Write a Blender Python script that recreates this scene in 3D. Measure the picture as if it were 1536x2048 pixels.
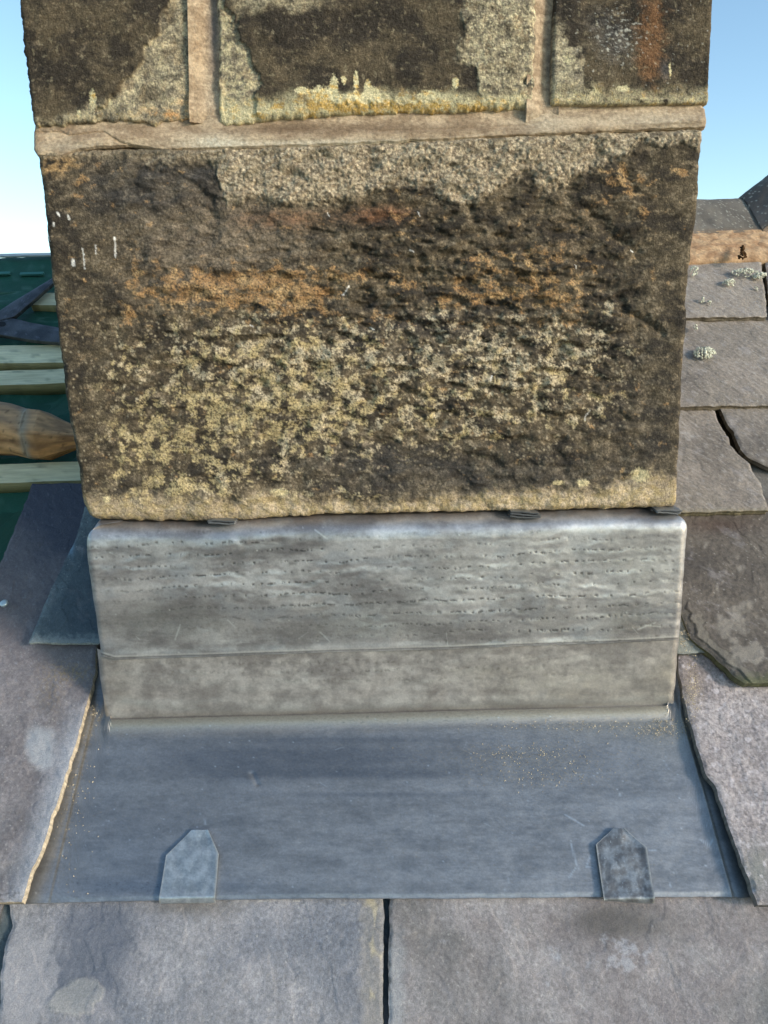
import bpy, math, random
import numpy as np
from mathutils import Matrix, Vector

scn = bpy.context.scene
for o in list(bpy.data.objects):
    bpy.data.objects.remove(o)
rad = math.radians

# ------------------------------------------------------------------ camera, light, exposure
F = 1490.0                      # focal length in photograph pixels (1536 x 2048)
TH, PH = rad(13.9), rad(1.45)   # looking down, rolled
D = 0.802
CAM = np.array([0.0, -D, 6.45])
r0 = np.array([1.0, 0, 0]); u0 = np.array([0, math.sin(TH), math.cos(TH)])
FW = np.array([0, math.cos(TH), -math.sin(TH)])
RT = math.cos(PH) * r0 - math.sin(PH) * u0
UP = math.sin(PH) * r0 + math.cos(PH) * u0
cam = bpy.data.cameras.new('camera'); camo = bpy.data.objects.new('camera', cam)
scn.collection.objects.link(camo)
M = Matrix(((RT[0], UP[0], -FW[0], CAM[0]), (RT[1], UP[1], -FW[1], CAM[1]), (RT[2], UP[2], -FW[2], CAM[2]), (0, 0, 0, 1)))
camo.matrix_world = M
cam.sensor_fit = 'VERTICAL'; cam.sensor_height = 24.0; cam.lens = 24.0 * F / 2048.0
cam.clip_start = 0.02; cam.clip_end = 3000
scn.camera = camo

SUN_EL, SUN_AZ = rad(17), rad(122)        # low over the right shoulder
w = bpy.data.worlds.new("World"); scn.world = w; w.use_nodes = True
nt = w.node_tree; nt.nodes.clear()
sky = nt.nodes.new('ShaderNodeTexSky'); sky.sky_type = 'NISHITA'; sky.sun_disc = False
sky.sun_elevation = SUN_EL; sky.sun_rotation = SUN_AZ
sky.air_density = 0.9; sky.dust_density = 0.7; sky.ozone_density = 0.5
bg = nt.nodes.new('ShaderNodeBackground'); bg.inputs['Strength'].default_value = 0.15
wo = nt.nodes.new('ShaderNodeOutputWorld')
tint = nt.nodes.new('ShaderNodeVectorMath'); tint.operation = 'MULTIPLY'; tint.inputs[1].default_value = (0.94, 1.09, 1.12)
nt.links.new(sky.outputs[0], tint.inputs[0]); nt.links.new(tint.outputs[0], bg.inputs[0]); nt.links.new(bg.outputs[0], wo.inputs[0])
sl = bpy.data.lights.new('sun', 'SUN'); sl.energy = 2.0; sl.angle = rad(9); sl.color = (1.0, 0.89, 0.80)
so = bpy.data.objects.new('sun', sl); scn.collection.objects.link(so)
sd = Vector((math.sin(SUN_AZ) * math.cos(SUN_EL), math.cos(SUN_AZ) * math.cos(SUN_EL), math.sin(SUN_EL)))
so.rotation_euler = sd.to_track_quat('Z', 'Y').to_euler(); so.location = (3, -3, 9)
scn.view_settings.view_transform = 'Standard'; scn.view_settings.look = 'None'
scn.view_settings.gamma = 1.0; scn.view_settings.use_curve_mapping = False
scn.view_settings.exposure = 0.70
scn.render.engine = 'CYCLES'

# ------------------------------------------------------------------ geometry of the place
AL = rad(37.0); TA = math.tan(AL)
ZJ = CAM[2] - 0.4446                       # the roof meets the chimney face here (Y = 0)
SH = np.array([0, math.cos(AL), math.sin(AL)]); NH = np.array([0, -math.sin(AL), math.cos(AL)])

def ray(u, v):
    u = np.asarray(u, float); v = np.asarray(v, float)
    return FW + ((u - 768) / F)[..., None] * RT + ((1024 - v) / F)[..., None] * UP
def P(u, v, y=0.0):
    """measured point on the vertical plane Y = y"""
    d = ray(u, v); t = (y - CAM[1]) / d[..., 1]
    return CAM + d * t[..., None]
def R(u, v, h=0.0):
    """measured point on the roof slope, returned as (x, s): across and up the slope"""
    d = ray(u, v); o = np.array([0, 0, ZJ]) + NH * h
    t = ((o - CAM) @ NH) / (d @ NH)
    p = CAM + d * t[..., None]
    return p[..., 0], (p - np.array([0, 0, ZJ])) @ SH
def W(x, s, h):
    x, s, h = np.broadcast_arrays(np.asarray(x, float), np.asarray(s, float), np.asarray(h, float))
    o = np.zeros(x.shape + (3,)); o[..., 0] = x; o[..., 2] = ZJ
    return o + s[..., None] * SH + h[..., None] * NH
def px(p):
    q = p - CAM; z = q @ FW
    return 768 + F * (q @ RT) / z, 1024 - F * (q @ UP) / z

# ------------------------------------------------------------------ noise
def _h(ix, iy, seed):
    n = (ix.astype(np.int64) * 374761393 + iy.astype(np.int64) * 668265263 + seed * 1442695041) & 0xffffffff
    n = ((n ^ (n >> 13)) * 1274126177) & 0xffffffff
    n = ((n ^ (n >> 16)) * 2246822519) & 0xffffffff
    return ((n ^ (n >> 15)) & 0xffffff) / float(0x1000000)
def noise(x, y, seed=0):
    x, y = np.broadcast_arrays(np.asarray(x, float), np.asarray(y, float))
    ix = np.floor(x); iy = np.floor(y); fx = x - ix; fy = y - iy
    sx = fx * fx * fx * (fx * (fx * 6 - 15) + 10); sy = fy * fy * fy * (fy * (fy * 6 - 15) + 10)
    def g(a, b):
        an = _h(ix + a, iy + b, seed) * 6.2831853
        return np.cos(an) * (fx - a) + np.sin(an) * (fy - b)
    n0 = g(0, 0) * (1 - sx) + g(1, 0) * sx; n1 = g(0, 1) * (1 - sx) + g(1, 1) * sx
    return (n0 * (1 - sy) + n1 * sy) * 1.5
def fbm(x, y, seed=0, o=4, gain=0.5):
    t = 0; a = 1; s = 0
    for k in range(o):
        t = t + a * noise(x * 2 ** k + 17.3 * k, y * 2 ** k - 9.1 * k, seed + k * 101); s += a; a *= gain
    return t / s * 1.35
def cells(x, y, seed=0):
    """worley: distance to nearest point and a random value of that cell"""
    x, y = np.broadcast_arrays(np.asarray(x, float), np.asarray(y, float))
    ix = np.floor(x); iy = np.floor(y); best = np.full(x.shape, 9.0); val = np.zeros(x.shape)
    for a in (-1, 0, 1):
        for b in (-1, 0, 1):
            jx = ix + a; jy = iy + b
            d = np.hypot(jx + _h(jx, jy, seed) - x, jy + _h(jx, jy, seed + 7) - y)
            m = d < best; best = np.where(m, d, best); val = np.where(m, _h(jx, jy, seed + 13), val)
    return best, val
def ss(a, b, x):
    t = np.clip((x - a) / (b - a), 0, 1); return t * t * (3 - 2 * t)
def lin(c):
    c = np.array(c, float) / 255.0
    return np.where(c < 0.04045, c / 12.92, ((c + 0.055) / 1.055) ** 2.4)
def mix(a, b, m):
    return a * (1 - m[..., None]) + b * m[..., None]
def blob(u, v, L):
    t = 0
    for cx, cy, rx, ry, a in L:
        t = t + a * np.exp(-((u - cx) / rx) ** 2 - ((v - cy) / ry) ** 2)
    return t
def pl(pts):
    xs = np.array([p[0] for p in pts], float); ys = np.array([p[1] for p in pts], float)
    return lambda t: np.interp(t, xs, ys)
def seg(u, v, pts, wd):
    d = np.full(np.shape(u), 1e9)
    for (x0, y0), (x1, y1) in zip(pts[:-1], pts[1:]):
        dx, dy = x1 - x0, y1 - y0
        t = np.clip(((u - x0) * dx + (v - y0) * dy) / (dx * dx + dy * dy), 0, 1)
        d = np.minimum(d, np.hypot(u - x0 - t * dx, v - y0 - t * dy))
    return np.exp(-(d / wd) ** 2)

# ------------------------------------------------------------------ linking
ORG = {}
def tag(o, label=None, cat=None, group=None, kind=None):
    if label: o['label'] = label
    if cat: o['category'] = cat
    if group: o['group'] = group
    if kind: o['kind'] = kind
    return o
def place(o, org, parent=None):
    scn.collection.objects.link(o)
    org = np.array(org, float); ORG[o.name] = org
    if parent is not None:
        o.parent = parent; org = org - ORG[parent.name]
    o.location = tuple(org)
    return o
def empty(name, org, parent=None):
    e = bpy.data.objects.new(name, None); e.empty_display_size = 0.05
    return place(e, org, parent)
def mesh_obj(name, V, quads=None, ngons=(), col=None, mat=None, parent=None, smooth=True, org=None):
    V = np.asarray(V, float).reshape(-1, 3)
    if org is None:
        org = (V.min(0) + V.max(0)) / 2; org[2] = V[:, 2].min()
    me = bpy.data.meshes.new(name)
    L = V - org
    q = np.zeros((0, 4), int) if quads is None else np.asarray(quads).reshape(-1, 4)
    nl = q.size + sum(len(n) for n in ngons); nf = len(q) + len(ngons)
    me.vertices.add(len(V)); me.vertices.foreach_set('co', L.astype(np.float32).ravel())
    me.loops.add(nl); me.polygons.add(nf)
    li = np.concatenate([q.ravel()] + [np.array(n) for n in ngons]) if len(ngons) else q.ravel()
    st = np.concatenate([np.arange(len(q)) * 4, q.size + np.cumsum([0] + [len(n) for n in ngons])[:-1]]) if len(ngons) else np.arange(len(q)) * 4
    me.loops.foreach_set('vertex_index', li.astype(np.int32))
    me.polygons.foreach_set('loop_start', st.astype(np.int32))
    me.update(calc_edges=True)
    me.polygons.foreach_set('use_smooth', np.full(nf, smooth))
    me.validate()
    if col is not None:
        c = np.ones((len(V), 4), np.float32); c[:, :3] = np.asarray(col).reshape(-1, 3)
        at = me.attributes.new('col', 'FLOAT_COLOR', 'POINT'); at.data.foreach_set('color', c.ravel())
    if mat: me.materials.append(mat)
    o = bpy.data.objects.new(name, me)
    return place(o, org, parent)
def gridq(n, m, flip=False):
    i = np.arange(n * m).reshape(n, m)
    q = np.stack([i[:-1, :-1], i[1:, :-1], i[1:, 1:], i[:-1, 1:]], -1).reshape(-1, 4)
    return q[:, ::-1] if flip else q
def loop_idx(n, m):
    i = np.arange(n * m).reshape(n, m)
    return np.concatenate([i[0, :], i[1:, -1], i[-1, -2::-1], i[-2:0:-1, 0]])
def pillow(name, G, C, rings, mat, parent=None, sharp=False, ringcol=None, org=None, smooth=True, cap=True):
    """front grid G (n,m,3) with colours C, closed by rings: functions loop positions -> loop positions"""
    n, m = G.shape[:2]
    V = [G.reshape(-1, 3)]; K = [C.reshape(-1, 3)]
    Q = [gridq(n, m)]
    lp = loop_idx(n, m); base = G.reshape(-1, 3)[lp]; bc = C.reshape(-1, 3)[lp]
    prev = lp; off = n * m
    if sharp:
        V.append(base); K.append(bc if ringcol is None else ringcol(bc)); prev = off + np.arange(len(lp)); off += len(lp)
    for f in rings:
        pr = f(base); V.append(pr); K.append(bc if ringcol is None else (ringcol(bc, pr) if ringcol.__code__.co_argcount == 2 else ringcol(bc)))
        cur = off + np.arange(len(lp)); off += len(lp)
        Q.append(np.stack([prev, cur, np.roll(cur, -1), np.roll(prev, -1)], -1)[:, ::-1])
        prev = cur
    return mesh_obj(name, np.concatenate(V), np.concatenate(Q), [list(prev)] if cap else (), np.concatenate(K), mat, parent, smooth, org)

# ------------------------------------------------------------------ materials
def mat(name, rough=0.85, metal=0.0, spec=0.3, n_scale=900, n_amt=0.35, b_scale=1400, b_dist=0.0006, b2_scale=260, b2_dist=0.0008,
        color=None, stretch=(1, 1, 1), rough_var=0.12):
    m = bpy.data.materials.new(name); m.use_nodes = True; t = m.node_tree; N = t.nodes; L = t.links
    N.clear(); out = N.new('ShaderNodeOutputMaterial'); b = N.new('ShaderNodeBsdfPrincipled')
    L.new(b.outputs[0], out.inputs[0])
    geo = N.new('ShaderNodeTexCoord'); mp = N.new('ShaderNodeMapping'); mp.inputs['Scale'].default_value = stretch
    L.new(geo.outputs['Object'], mp.inputs[0])
    if color is None:
        a = N.new('ShaderNodeAttribute'); a.attribute_name = 'col'; csock = a.outputs['Color']
    else:
        a = N.new('ShaderNodeRGB'); a.outputs[0].default_value = (*color, 1); csock = a.outputs[0]
    n1 = N.new('ShaderNodeTexNoise'); n1.inputs['Scale'].default_value = n_scale; n1.inputs['Detail'].default_value = 3; n1.inputs['Roughness'].default_value = 0.65
    L.new(mp.outputs[0], n1.inputs['Vector'])
    mr = N.new('ShaderNodeMapRange'); mr.inputs[1].default_value = 0.3; mr.inputs[2].default_value = 0.7
    mr.inputs[3].default_value = 1 - n_amt; mr.inputs[4].default_value = 1 + n_amt
    L.new(n1.outputs[0], mr.inputs[0])
    mu = N.new('ShaderNodeVectorMath'); mu.operation = 'SCALE'; L.new(csock, mu.inputs[0]); L.new(mr.outputs[0], mu.inputs['Scale'])
    L.new(mu.outputs[0], b.inputs['Base Color'])
    n2 = N.new('ShaderNodeTexNoise'); n2.inputs['Scale'].default_value = b_scale; n2.inputs['Detail'].default_value = 2
    L.new(mp.outputs[0], n2.inputs['Vector'])
    n3 = N.new('ShaderNodeTexNoise'); n3.inputs['Scale'].default_value = b2_scale; n3.inputs['Detail'].default_value = 4
    L.new(mp.outputs[0], n3.inputs['Vector'])
    b1 = N.new('ShaderNodeBump'); b1.inputs['Distance'].default_value = b2_dist; L.new(n3.outputs[0], b1.inputs['Height'])
    b2 = N.new('ShaderNodeBump'); b2.inputs['Distance'].default_value = b_dist; L.new(n2.outputs[0], b2.inputs['Height']); L.new(b1.outputs[0], b2.inputs['Normal'])
    L.new(b2.outputs[0], b.inputs['Normal'])
    rr = N.new('ShaderNodeMapRange'); rr.inputs[3].default_value = rough - rough_var; rr.inputs[4].default_value = min(1, rough + rough_var)
    L.new(n3.outputs[0], rr.inputs[0]); L.new(rr.outputs[0], b.inputs['Roughness'])
    b.inputs['Metallic'].default_value = metal; b.inputs['Specular IOR Level'].default_value = spec
    return m
M_stone = mat('weathered_sandstone', 0.95, 0, 0.15, 700, 0.38, 1300, 0.0011, 330, 0.0012)
M_mortar = mat('lime_mortar', 0.92, 0, 0.2, 900, 0.16, 1600, 0.0005, 240, 0.0006)
M_slate = mat('slate', 0.62, 0, 0.4, 800, 0.24, 1500, 0.0009, 300, 0.0006)
M_lead = mat('lead_sheet', 0.42, 0.72, 0.5, 500, 0.10, 900, 0.00010, 90, 0.00012, rough_var=0.10)
M_wood = mat('batten_wood', 0.8, 0, 0.25, 260, 0.16, 600, 0.0004, 120, 0.0004, stretch=(0.08, 1, 1))
M_memb = mat('woven_membrane', 0.6, 0, 0.3, 900, 0.25, 700, 0.0004, 60, 0.001)
M_steel = mat('blued_steel', 0.45, 0.6, 0.5, 500, 0.2, 700, 0.0002, 90, 0.0003)
M_lich = mat('lichen', 0.95, 0, 0.1, 1200, 0.3, 1500, 0.0006, 500, 0.0008)
M_ground = mat('earth_ground', 0.95, 0, 0.1, 3, 0.4, 40, 0.02, 6, 0.03, color=(0.125, 0.112, 0.098))
M_wall = mat('house_wall', 0.95, 0, 0.1, 20, 0.3, 200, 0.002, 30, 0.006, color=(0.28, 0.23, 0.16))
# ------------------------------------------------------------------ ground, house walls
g = mesh_obj('ground', [(-900, -900, 0), (900, -900, 0), (900, 900, 0), (-900, 900, 0)], [[0, 1, 2, 3]], mat=M_ground, smooth=False)
tag(g, kind='structure')

# ------------------------------------------------------------------ roof: deck, membrane
RIDGE_Y = 0.94
roof = empty('roof', (0, 0, ZJ)); tag(roof, kind='structure')
def slopebox(name, x0, x1, s0, s1, h0, h1, mat_, parent, c, n=(2, 2), rng=None, wav=0.0, seed=0, cfn=None, skew=0.0):
    """a board on the roof: long grid on top, closed below"""
    a = np.linspace(x0, x1, n[0])[None, :]; b = np.linspace(s0, s1, n[1])[:, None]
    X = a + 0 * b; S = b + 0 * a + skew * (X - x0)
    Hh = h1 + wav * noise(X * 9, S * 9, seed)
    S = S + wav * noise(X * 7, 3.3 + 0 * S, seed + 5)
    G = W(X, S, Hh)[::-1]
    C = (np.zeros(G.shape) + c) if cfn is None else cfn(X, S)[::-1]
    d = (h1 - h0)
    return pillow(name, G, C, [lambda p: p - NH * d * 0.5, lambda p: p - NH * d], mat_, parent, sharp=True)

XL, XR = -1.35, 1.35
# deck under everything, both slopes, with gable walls and eaves: a plain closed body
def house():
    s_e = -2.6
    f = W(np.array([XL, XR]), s_e, -0.06); top = W(np.array([XL, XR]), RIDGE_Y / math.cos(AL) - 0.16, -0.06)
    yb = 2 * top[0][1] - f[0][1]
    V = [f[0], f[1], top[1], top[0], (XR, yb, f[0][2]), (XL, yb, f[0][2])]
    V = [tuple(p) for p in V]
    o = mesh_obj('roof_deck', V, [[0, 1, 2, 3], [3, 2, 4, 5]], [[0, 3, 5], [1, 4, 2]], col=np.zeros((6, 3)) + (0.05, 0.04, 0.03), mat=M_wood, parent=roof, smooth=False)
    V2 = [(XL + .1, f[0][1] + .15, 0), (XR - .1, f[0][1] + .15, 0), (XR - .1, yb - .15, 0), (XL + .1, yb - .15, 0)]
    zt = f[0][2] + 0.1
    V2 += [(a, b, zt) for a, b, _ in V2]
    hw = mesh_obj('house_wall', V2, [[0, 1, 5, 4], [1, 2, 6, 5], [2, 3, 7, 6], [3, 0, 4, 7]], mat=M_wall, smooth=False)
    tag(hw, 'rubble stone house wall below the slated roof', 'wall')
house()

# green membrane on the stripped left part
c_mem = lin((34, 84, 68))
def membrane():
    # lower sheet
    def sheet(u_top, v_top, v_bot, h, seed, name, lab=None, dark=0.0, x1=-0.335):
        _, st = R(50, v_top, h); _, sb = R(50, v_bot, h)
        X = np.linspace(XL + .01, x1, 150)[None, :] + np.zeros((130, 1)); t = np.linspace(0, 1, 130)[:, None]
        S = st + (sb - st) * t + 0 * X
        S[0] += 0.004 * noise(X[0] * 8, 0 * X[0], seed)
        Hh = h + 0.006 * fbm(X * 6, S * 9, seed, 3) + 0.0015 * noise(X * 3, S * 60, seed + 1)
        G = W(X, S, Hh)
        # weave lines
        m = 0.5 + 0.5 * np.sin(X * 2200)
        C = mix(np.zeros(G.shape) + c_mem * (0.62 - dark), np.zeros(G.shape) + c_mem * (1.1 - dark), 0.5 + 0.5 * fbm(X * 20, S * 30, seed + 3, 4))
        dust = ss(0.25, 0.75, fbm(X * 30, S * 70, seed + 9, 4) + 0.1)
        C = mix(C, lin((95, 130, 118)) + 0 * C, 0.35 * dust)
        return pillow(name, G, C, [lambda p: p - NH * 0.0008], M_memb, roof, sharp=True)
    sheet(50, 514, 2040, -0.037, 3, 'membrane_sheet')
    sheet(50, 580, 657, -0.028, 8, 'membrane_sheet', dark=0.05)
membrane()
# pale strip along the stripped ridge (edge of ridge board) with its dark underside
x, s = R(50, 513, -0.03)
slopebox('ridge_board', XL + .01, -0.335, s - 0.006, s + 0.003, -0.0265, -0.0225, M_wood, roof, lin((190, 198, 200)), (60, 3), wav=0.002, seed=4)
# strips of membrane print
for (ua, ub, v) in ((-10, 19, 546), (40, 86, 547)):
    xa, s = R(ua, v, -0.03); xb, _ = R(ub, v, -0.03)
    slopebox('membrane_tape', xa, xb, s - 0.004, s + 0.004, -0.0345, -0.0296, M_memb, roof, lin((62, 116, 108)), (8, 3))

def batten_col(tone):
    def f(X, S):
        g_ = fbm(X * 12, S * 400, 31, 4)
        C = mix(np.zeros(X.shape + (3,)) + lin((190, 186, 150)), np.zeros(X.shape + (3,)) + lin((232, 226, 194)), 0.5 + 0.5 * g_)
        k = ss(0.35, 0.6, fbm(X * 25, S * 60, 55, 4))
        return mix(C, C * 0.0 + lin((70, 85, 75)), k * 0.5) * tone
    return f
brown = lin((160, 148, 100))
def batten(va, vb, ul, xr=-0.335, tone=1.0, skew=0.0, seed=0, h=-0.012):
    xa, sa = R(20, va, h); _, sb = R(20, vb, h); xl = R(ul, (va + vb) / 2, h)[0]
    xl = max(xl, XL + 0.02)
    a = np.linspace(xl, xr, 140)[None, :]; b = np.linspace(0, 1, 10)[:, None]
    X = a + 0 * b; S = sa + (sb - sa) * b + skew * (X - R(20, va, h)[0]) + 0.0015 * noise(X * 14, 2 + 0 * b, seed)
    Hh = h + 0.0006 * noise(X * 20, S * 20, seed) + 0 * b
    G = W(X, S, Hh); C = batten_col(tone)(X, S)
    f1 = lambda p: p - NH * 0.025
    return pillow('batten', G, C, [lambda p: p - NH * 0.004, f1], M_wood, roof, sharp=True,
                  ringcol=lambda c: 0.25 * c * 1.0 + 0.75 * brown * (0.7 + 0.5 * _h(np.arange(len(c)) // 3, np.arange(len(c)) * 0, 3))[:, None])
batten(928, 966, -2000, tone=1.0, skew=0.02, seed=1)
batten(741, 770, -2000, tone=0.92, skew=0.012, seed=2)
batten(691, 726, -2000, tone=1.1, skew=-0.02, seed=3)
batten(588, 612, 66, tone=0.82, skew=0.0, seed=4)
batten(1180, 1225, -2000, xr=-0.5, seed=5, h=-0.03)

# ------------------------------------------------------------------ slates
def slate(L, Rr, tail_h=0.018, grad=0.055, thick=0.008, cols=None, seed=0, res=0.0016, parent=None, name='roof_slate', px_in=True, h0=0.018,
          chip=0.0015, lab=None, fn=None, edge=None, mat_=None, relief=1.0, tailw=0.002, ringc=None, grain=0.55, xfix=None):
    """L / Rr: lists of points down the left / right edge, photograph pixels (px_in) or (x, s)"""
    if px_in:
        L = [tuple(float(q) for q in R(u, v, h0)) for u, v in L]; Rr = [tuple(float(q) for q in R(u, v, h0)) for u, v in Rr]
    L = [(.336, p[1]) if (px_in and (xfix == 'all' or (xfix == 'top' and k == 0))) else p for k, p in enumerate(L)]
    L = sorted(L, key=lambda p: p[1]); Rr = sorted(Rr, key=lambda p: p[1])
    sl0, sl1, sr0, sr1 = L[0][1], L[-1][1], Rr[0][1], Rr[-1][1]
    wd = max(max(p[0] for p in Rr) - min(p[0] for p in L), 0.01); ln = max(sl1 - sl0, sr1 - sr0)
    nx = int(max(4, wd / res)); ns = int(max(4, ln / res))
    a = np.linspace(0, 1, nx)[None, :]; b = np.linspace(0, 1, ns)[:, None]
    s0 = sl0 + (sr0 - sl0) * a; s1 = sl1 + (sr1 - sl1) * a
    s0 = s0 + tailw * fbm(a * wd * 30, 0 * a + seed, seed + 2, 4)
    S = s1 + (s0 - s1) * b
    xl = np.interp(sl0 + (S - s0) * (sl1 - sl0) / (s1 - s0), [p[1] for p in L], [p[0] for p in L])
    xr = np.interp(sr0 + (S - s0) * (sr1 - sr0) / (s1 - s0), [p[1] for p in Rr], [p[0] for p in Rr])
    xl = xl + chip * fbm(S * 60, 0 * S + 4.5, seed + 3, 4); xr = xr + chip * fbm(S * 60, 0 * S + 8.5, seed + 4, 4)
    X = xl + (xr - xl) * a
    d = S - min(sl0, sr0)
    mm = 1000.0
    base = tail_h - grad * d
    rel = 0.0016 * fbm(X * 14, S * 14, seed + 5, 4) + 0.0003 * fbm(X * 60, S * 45, seed + 6, 4) * grain
    # cleavage steps: quantised low noise
    q = fbm(X * 9 + S * 4, S * 7, seed + 7, 4) * 3.0; st = np.floor(q) + ss(0.42, 0.58, q - np.floor(q))
    rel = rel + 0.0006 * st
    de = np.minimum(np.minimum(X - xl, xr - X), np.minimum(S - s0, s1 - S))
    rel = rel - 0.002 * (1 - ss(0, 0.005, de)) ** 2 * (0.6 + 0.6 * noise(X * 80, S * 80, seed + 8))
    rel = rel * relief
    G0 = W(X, S, base)
    U, V_ = px(G0)
    c1, c2, c3 = [lin(c) for c in (cols or ((120, 118, 122), (150, 148, 150), (92, 95, 104)))]
    Z = np.zeros(G0.shape)
    n1 = fbm(X * 11, S * 11, seed + 11, 5, 0.6); n2 = fbm(X * 45 + S * 20, S * 30, seed + 12, 4, 0.6)
    C = mix(Z + c1, Z + c2, ss(-0.5, 0.6, n1 + 0.5 * n2)); C = mix(C, Z + c3, ss(0.0, 0.7, fbm(X * 7, S * 7, seed + 13, 4)) * 0.8)
    sp = cells(X * 420, S * 420, seed + 14); C = C * (1 + 0.22 * (sp[1] - 0.5))[..., None]
    f9 = fbm(X * 240, S * 240, seed + 21, 3, .7); C = C * (1 + .30 * f9 + .16 * fbm(X * 70, S * 60, seed + 22, 4, .6))[..., None]
    C = mix(C, Z + lin((200, 196, 192)), (sp[1] > 0.97) * ss(0.4, 0.1, sp[0] + .2 * f9) * 0.6); C = mix(C, Z + lin((178, 172, 176)), ss(.15, .65, fbm(X * 26 + S * 10, S * 22, seed + 23, 5, .65)) * .38)
    e_ = (1 - ss(0, 0.006, de)); C = C * (1 + 0.25 * e_ * noise(X * 120, S * 120, seed + 17))[..., None]
    C = C * np.array([0.90, 0.90, 0.85]); hh = 0
    if fn is not None:
        C, hh = fn(U, V_, X, S, C, Z)
    G = W(X, S, base + rel + hh)
    ec = lin(edge) if edge else None
    def rc(c):
        k = (0.75 + 0.5 * _h(np.arange(len(c)) // 2, np.arange(len(c)) * 0, seed))[:, None]
        return (c * 0.85 if ec is None else 0.2 * c + 0.8 * ec) * k
    rngs = []
    for i, fr in enumerate((0.3, 0.34, 0.65, 1.0)):
        def rf(p, i=i, fr=fr):
            n = len(p); k = np.arange(n)
            ctr = p.mean(0); dirv = p - ctr; dirv = dirv / np.maximum(1e-6, np.linalg.norm(dirv, axis=1))[:, None]
            off = 0.0011 * noise(k * 0.07, 0 * k + i * 3.1, seed + 30) * (1 if i else 0.5) - (0.0008 if i in (1, 2) else 0)
            return p - NH * thick * fr + dirv * off[:, None]
        rngs.append(rf)
    o = pillow(name, G, C, rngs, mat_ or M_slate, parent or roof, sharp=True, ringcol=rc)
    if lab: o['label'] = lab
    return o, (L, Rr)

SL = {}
def spots(U, V_, C, Z, pts, c, k=0.6):
    return mix(C, Z + lin(c), np.clip(blob(U, V_, pts) + 0, 0, 1) * k)
# --- bottom course
def f_bl(U, V_, X, S, C, Z):
    C = mix(C, Z + lin((84, 92, 106)), np.clip(blob(U, V_, [(190, 1890, 80, 100, 1.2), (150, 1960, 80, 40, .9), (240, 1830, 120, 40, .4), (700, 1965, 40, 60, .4)]) + 0.5 * fbm(U / 60, V_ / 60, 5, 4) * blob(U, V_, [(190, 1920, 120, 120, 1)]), 0, 1) * 0.75)
    n = fbm(U / 40, V_ / 40, 9, 4) * 18
    pale = ss(8, -2, np.hypot((U - 150) * 0.9 + (V_ - 1995) * 0.5, (V_ - 1995) * 1.1) - 42 + n)
    pale2 = ss(20, 0, np.hypot((U - 40), (V_ - 1960) * 0.7) - 60 + n * 2) * 0.7
    C = mix(C, Z + lin((168, 166, 160)), pale * 0.5 * ss(-.7, .2, n / 18 + .4)); C = mix(C, Z + lin((160, 158, 160)), pale2)
    tan = ss(-10, 10, U - (724 + 22 * fbm(V_ / 50, V_ * 0, 6, 3))) 
    cr = cells(U / 22, V_ / 60, 77)[0]
    C = mix(C, Z + lin((140, 134, 124)), tan * 0.5); C = mix(C, Z + lin((196, 182, 150)), tan * ss(0.55, 0.8, cr) * 0.6)
    C = mix(C, Z + lin((200, 195, 185)), ss(.35, .6, fbm(U / 25, V_ / 5, 66, 3)) * blob(U, V_, [(600, 1806, 90, 7, .9)]))
    stain = blob(U, V_, [(380, 1815, 90, 18, 1.0)]); C = mix(C, Z + lin((105, 98, 88)), stain * 0.6)
    hh = 0.0012 * pale + 0.0003 * fbm(U / 14 + V_ / 40, V_ / 10, 8, 3) - 0.0009 * tan
    return C, hh
slate([(-3, 1700), (14, 1830), (18, 1850), (8, 1880), (5, 1900), (-2, 1960), (-5, 2100), (-20, 2230)], [(767, 1700), (766, 2000), (768, 2230)],
      tail_h=0.008, grad=0.050, seed=1, h0=0.006, fn=f_bl, res=0.0011, cols=((146, 145, 151), (172, 169, 175), (124, 128, 140)),
      lab='grey slate below the apron with a pale flaked patch and cracked tan right edge', grain=1.0)
def f_br(U, V_, X, S, C, Z):
    C = spots(U, V_, C, Z, [(1270, 1850, 100, 40, .9), (1200, 1840, 60, 30, .7)], (92, 88, 84), 0.8)
    wh = ss(0.1, 0.6, fbm(U / 30, V_ / 30, 91, 5, .65) + 0.9 * blob(U, V_, [(1250, 1910, 60, 40, 1), (1110, 1910, 25, 25, .6)]) - 0.35)
    C = mix(C, Z + lin((176, 176, 180)), wh * 0.65)
    lb = ss(25, 0, U - (795 + 12 * fbm(V_ / 30, V_ * 0, 4, 3))); C = mix(C, Z + lin((170, 172, 172)), lb * 0.5 * ss(1820, 1920, V_))
    dk = ss(6, -2, U - (792 + 10 * fbm(V_ / 26, V_ * 0, 44, 3)) + 14) * ss(1990, 1980, V_)
    return mix(C, Z + lin((82, 84, 82)), dk * 0.8), 0.0003 * fbm(U / 30, V_ / 30, 18, 3)
slate([(780, 1700), (779, 1830), (777, 2000), (774, 2230)], [(1640, 1700), (1700, 2230)], tail_h=0.008, grad=0.050, seed=2, h0=0.006, fn=f_br, res=0.0011,
      cols=((142, 134, 136), (164, 158, 160), (122, 120, 120)), lab='brownish grey slate below the right half of the apron with white scuff', grain=1.0)
slate([(740, 1690), (745, 1840), (735, 2040), (740, 2300)], [(815, 1690), (812, 2300)], tail_h=-0.004, grad=0.02, seed=3, h0=-.01, thick=0.006,
      cols=((52, 62, 70), (74, 86, 92), (45, 50, 58)), lab='dark slate showing in the gap between the two lower slates', res=0.003)
slate([(-90, 1690), (-90, 2300)], [(60, 1690), (50, 2300)], tail_h=-0.004, grad=0.02, seed=33, h0=-.01, thick=0.006, cols=((72, 84, 92), (94, 106, 112), (60, 70, 78)), res=0.003)
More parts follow.
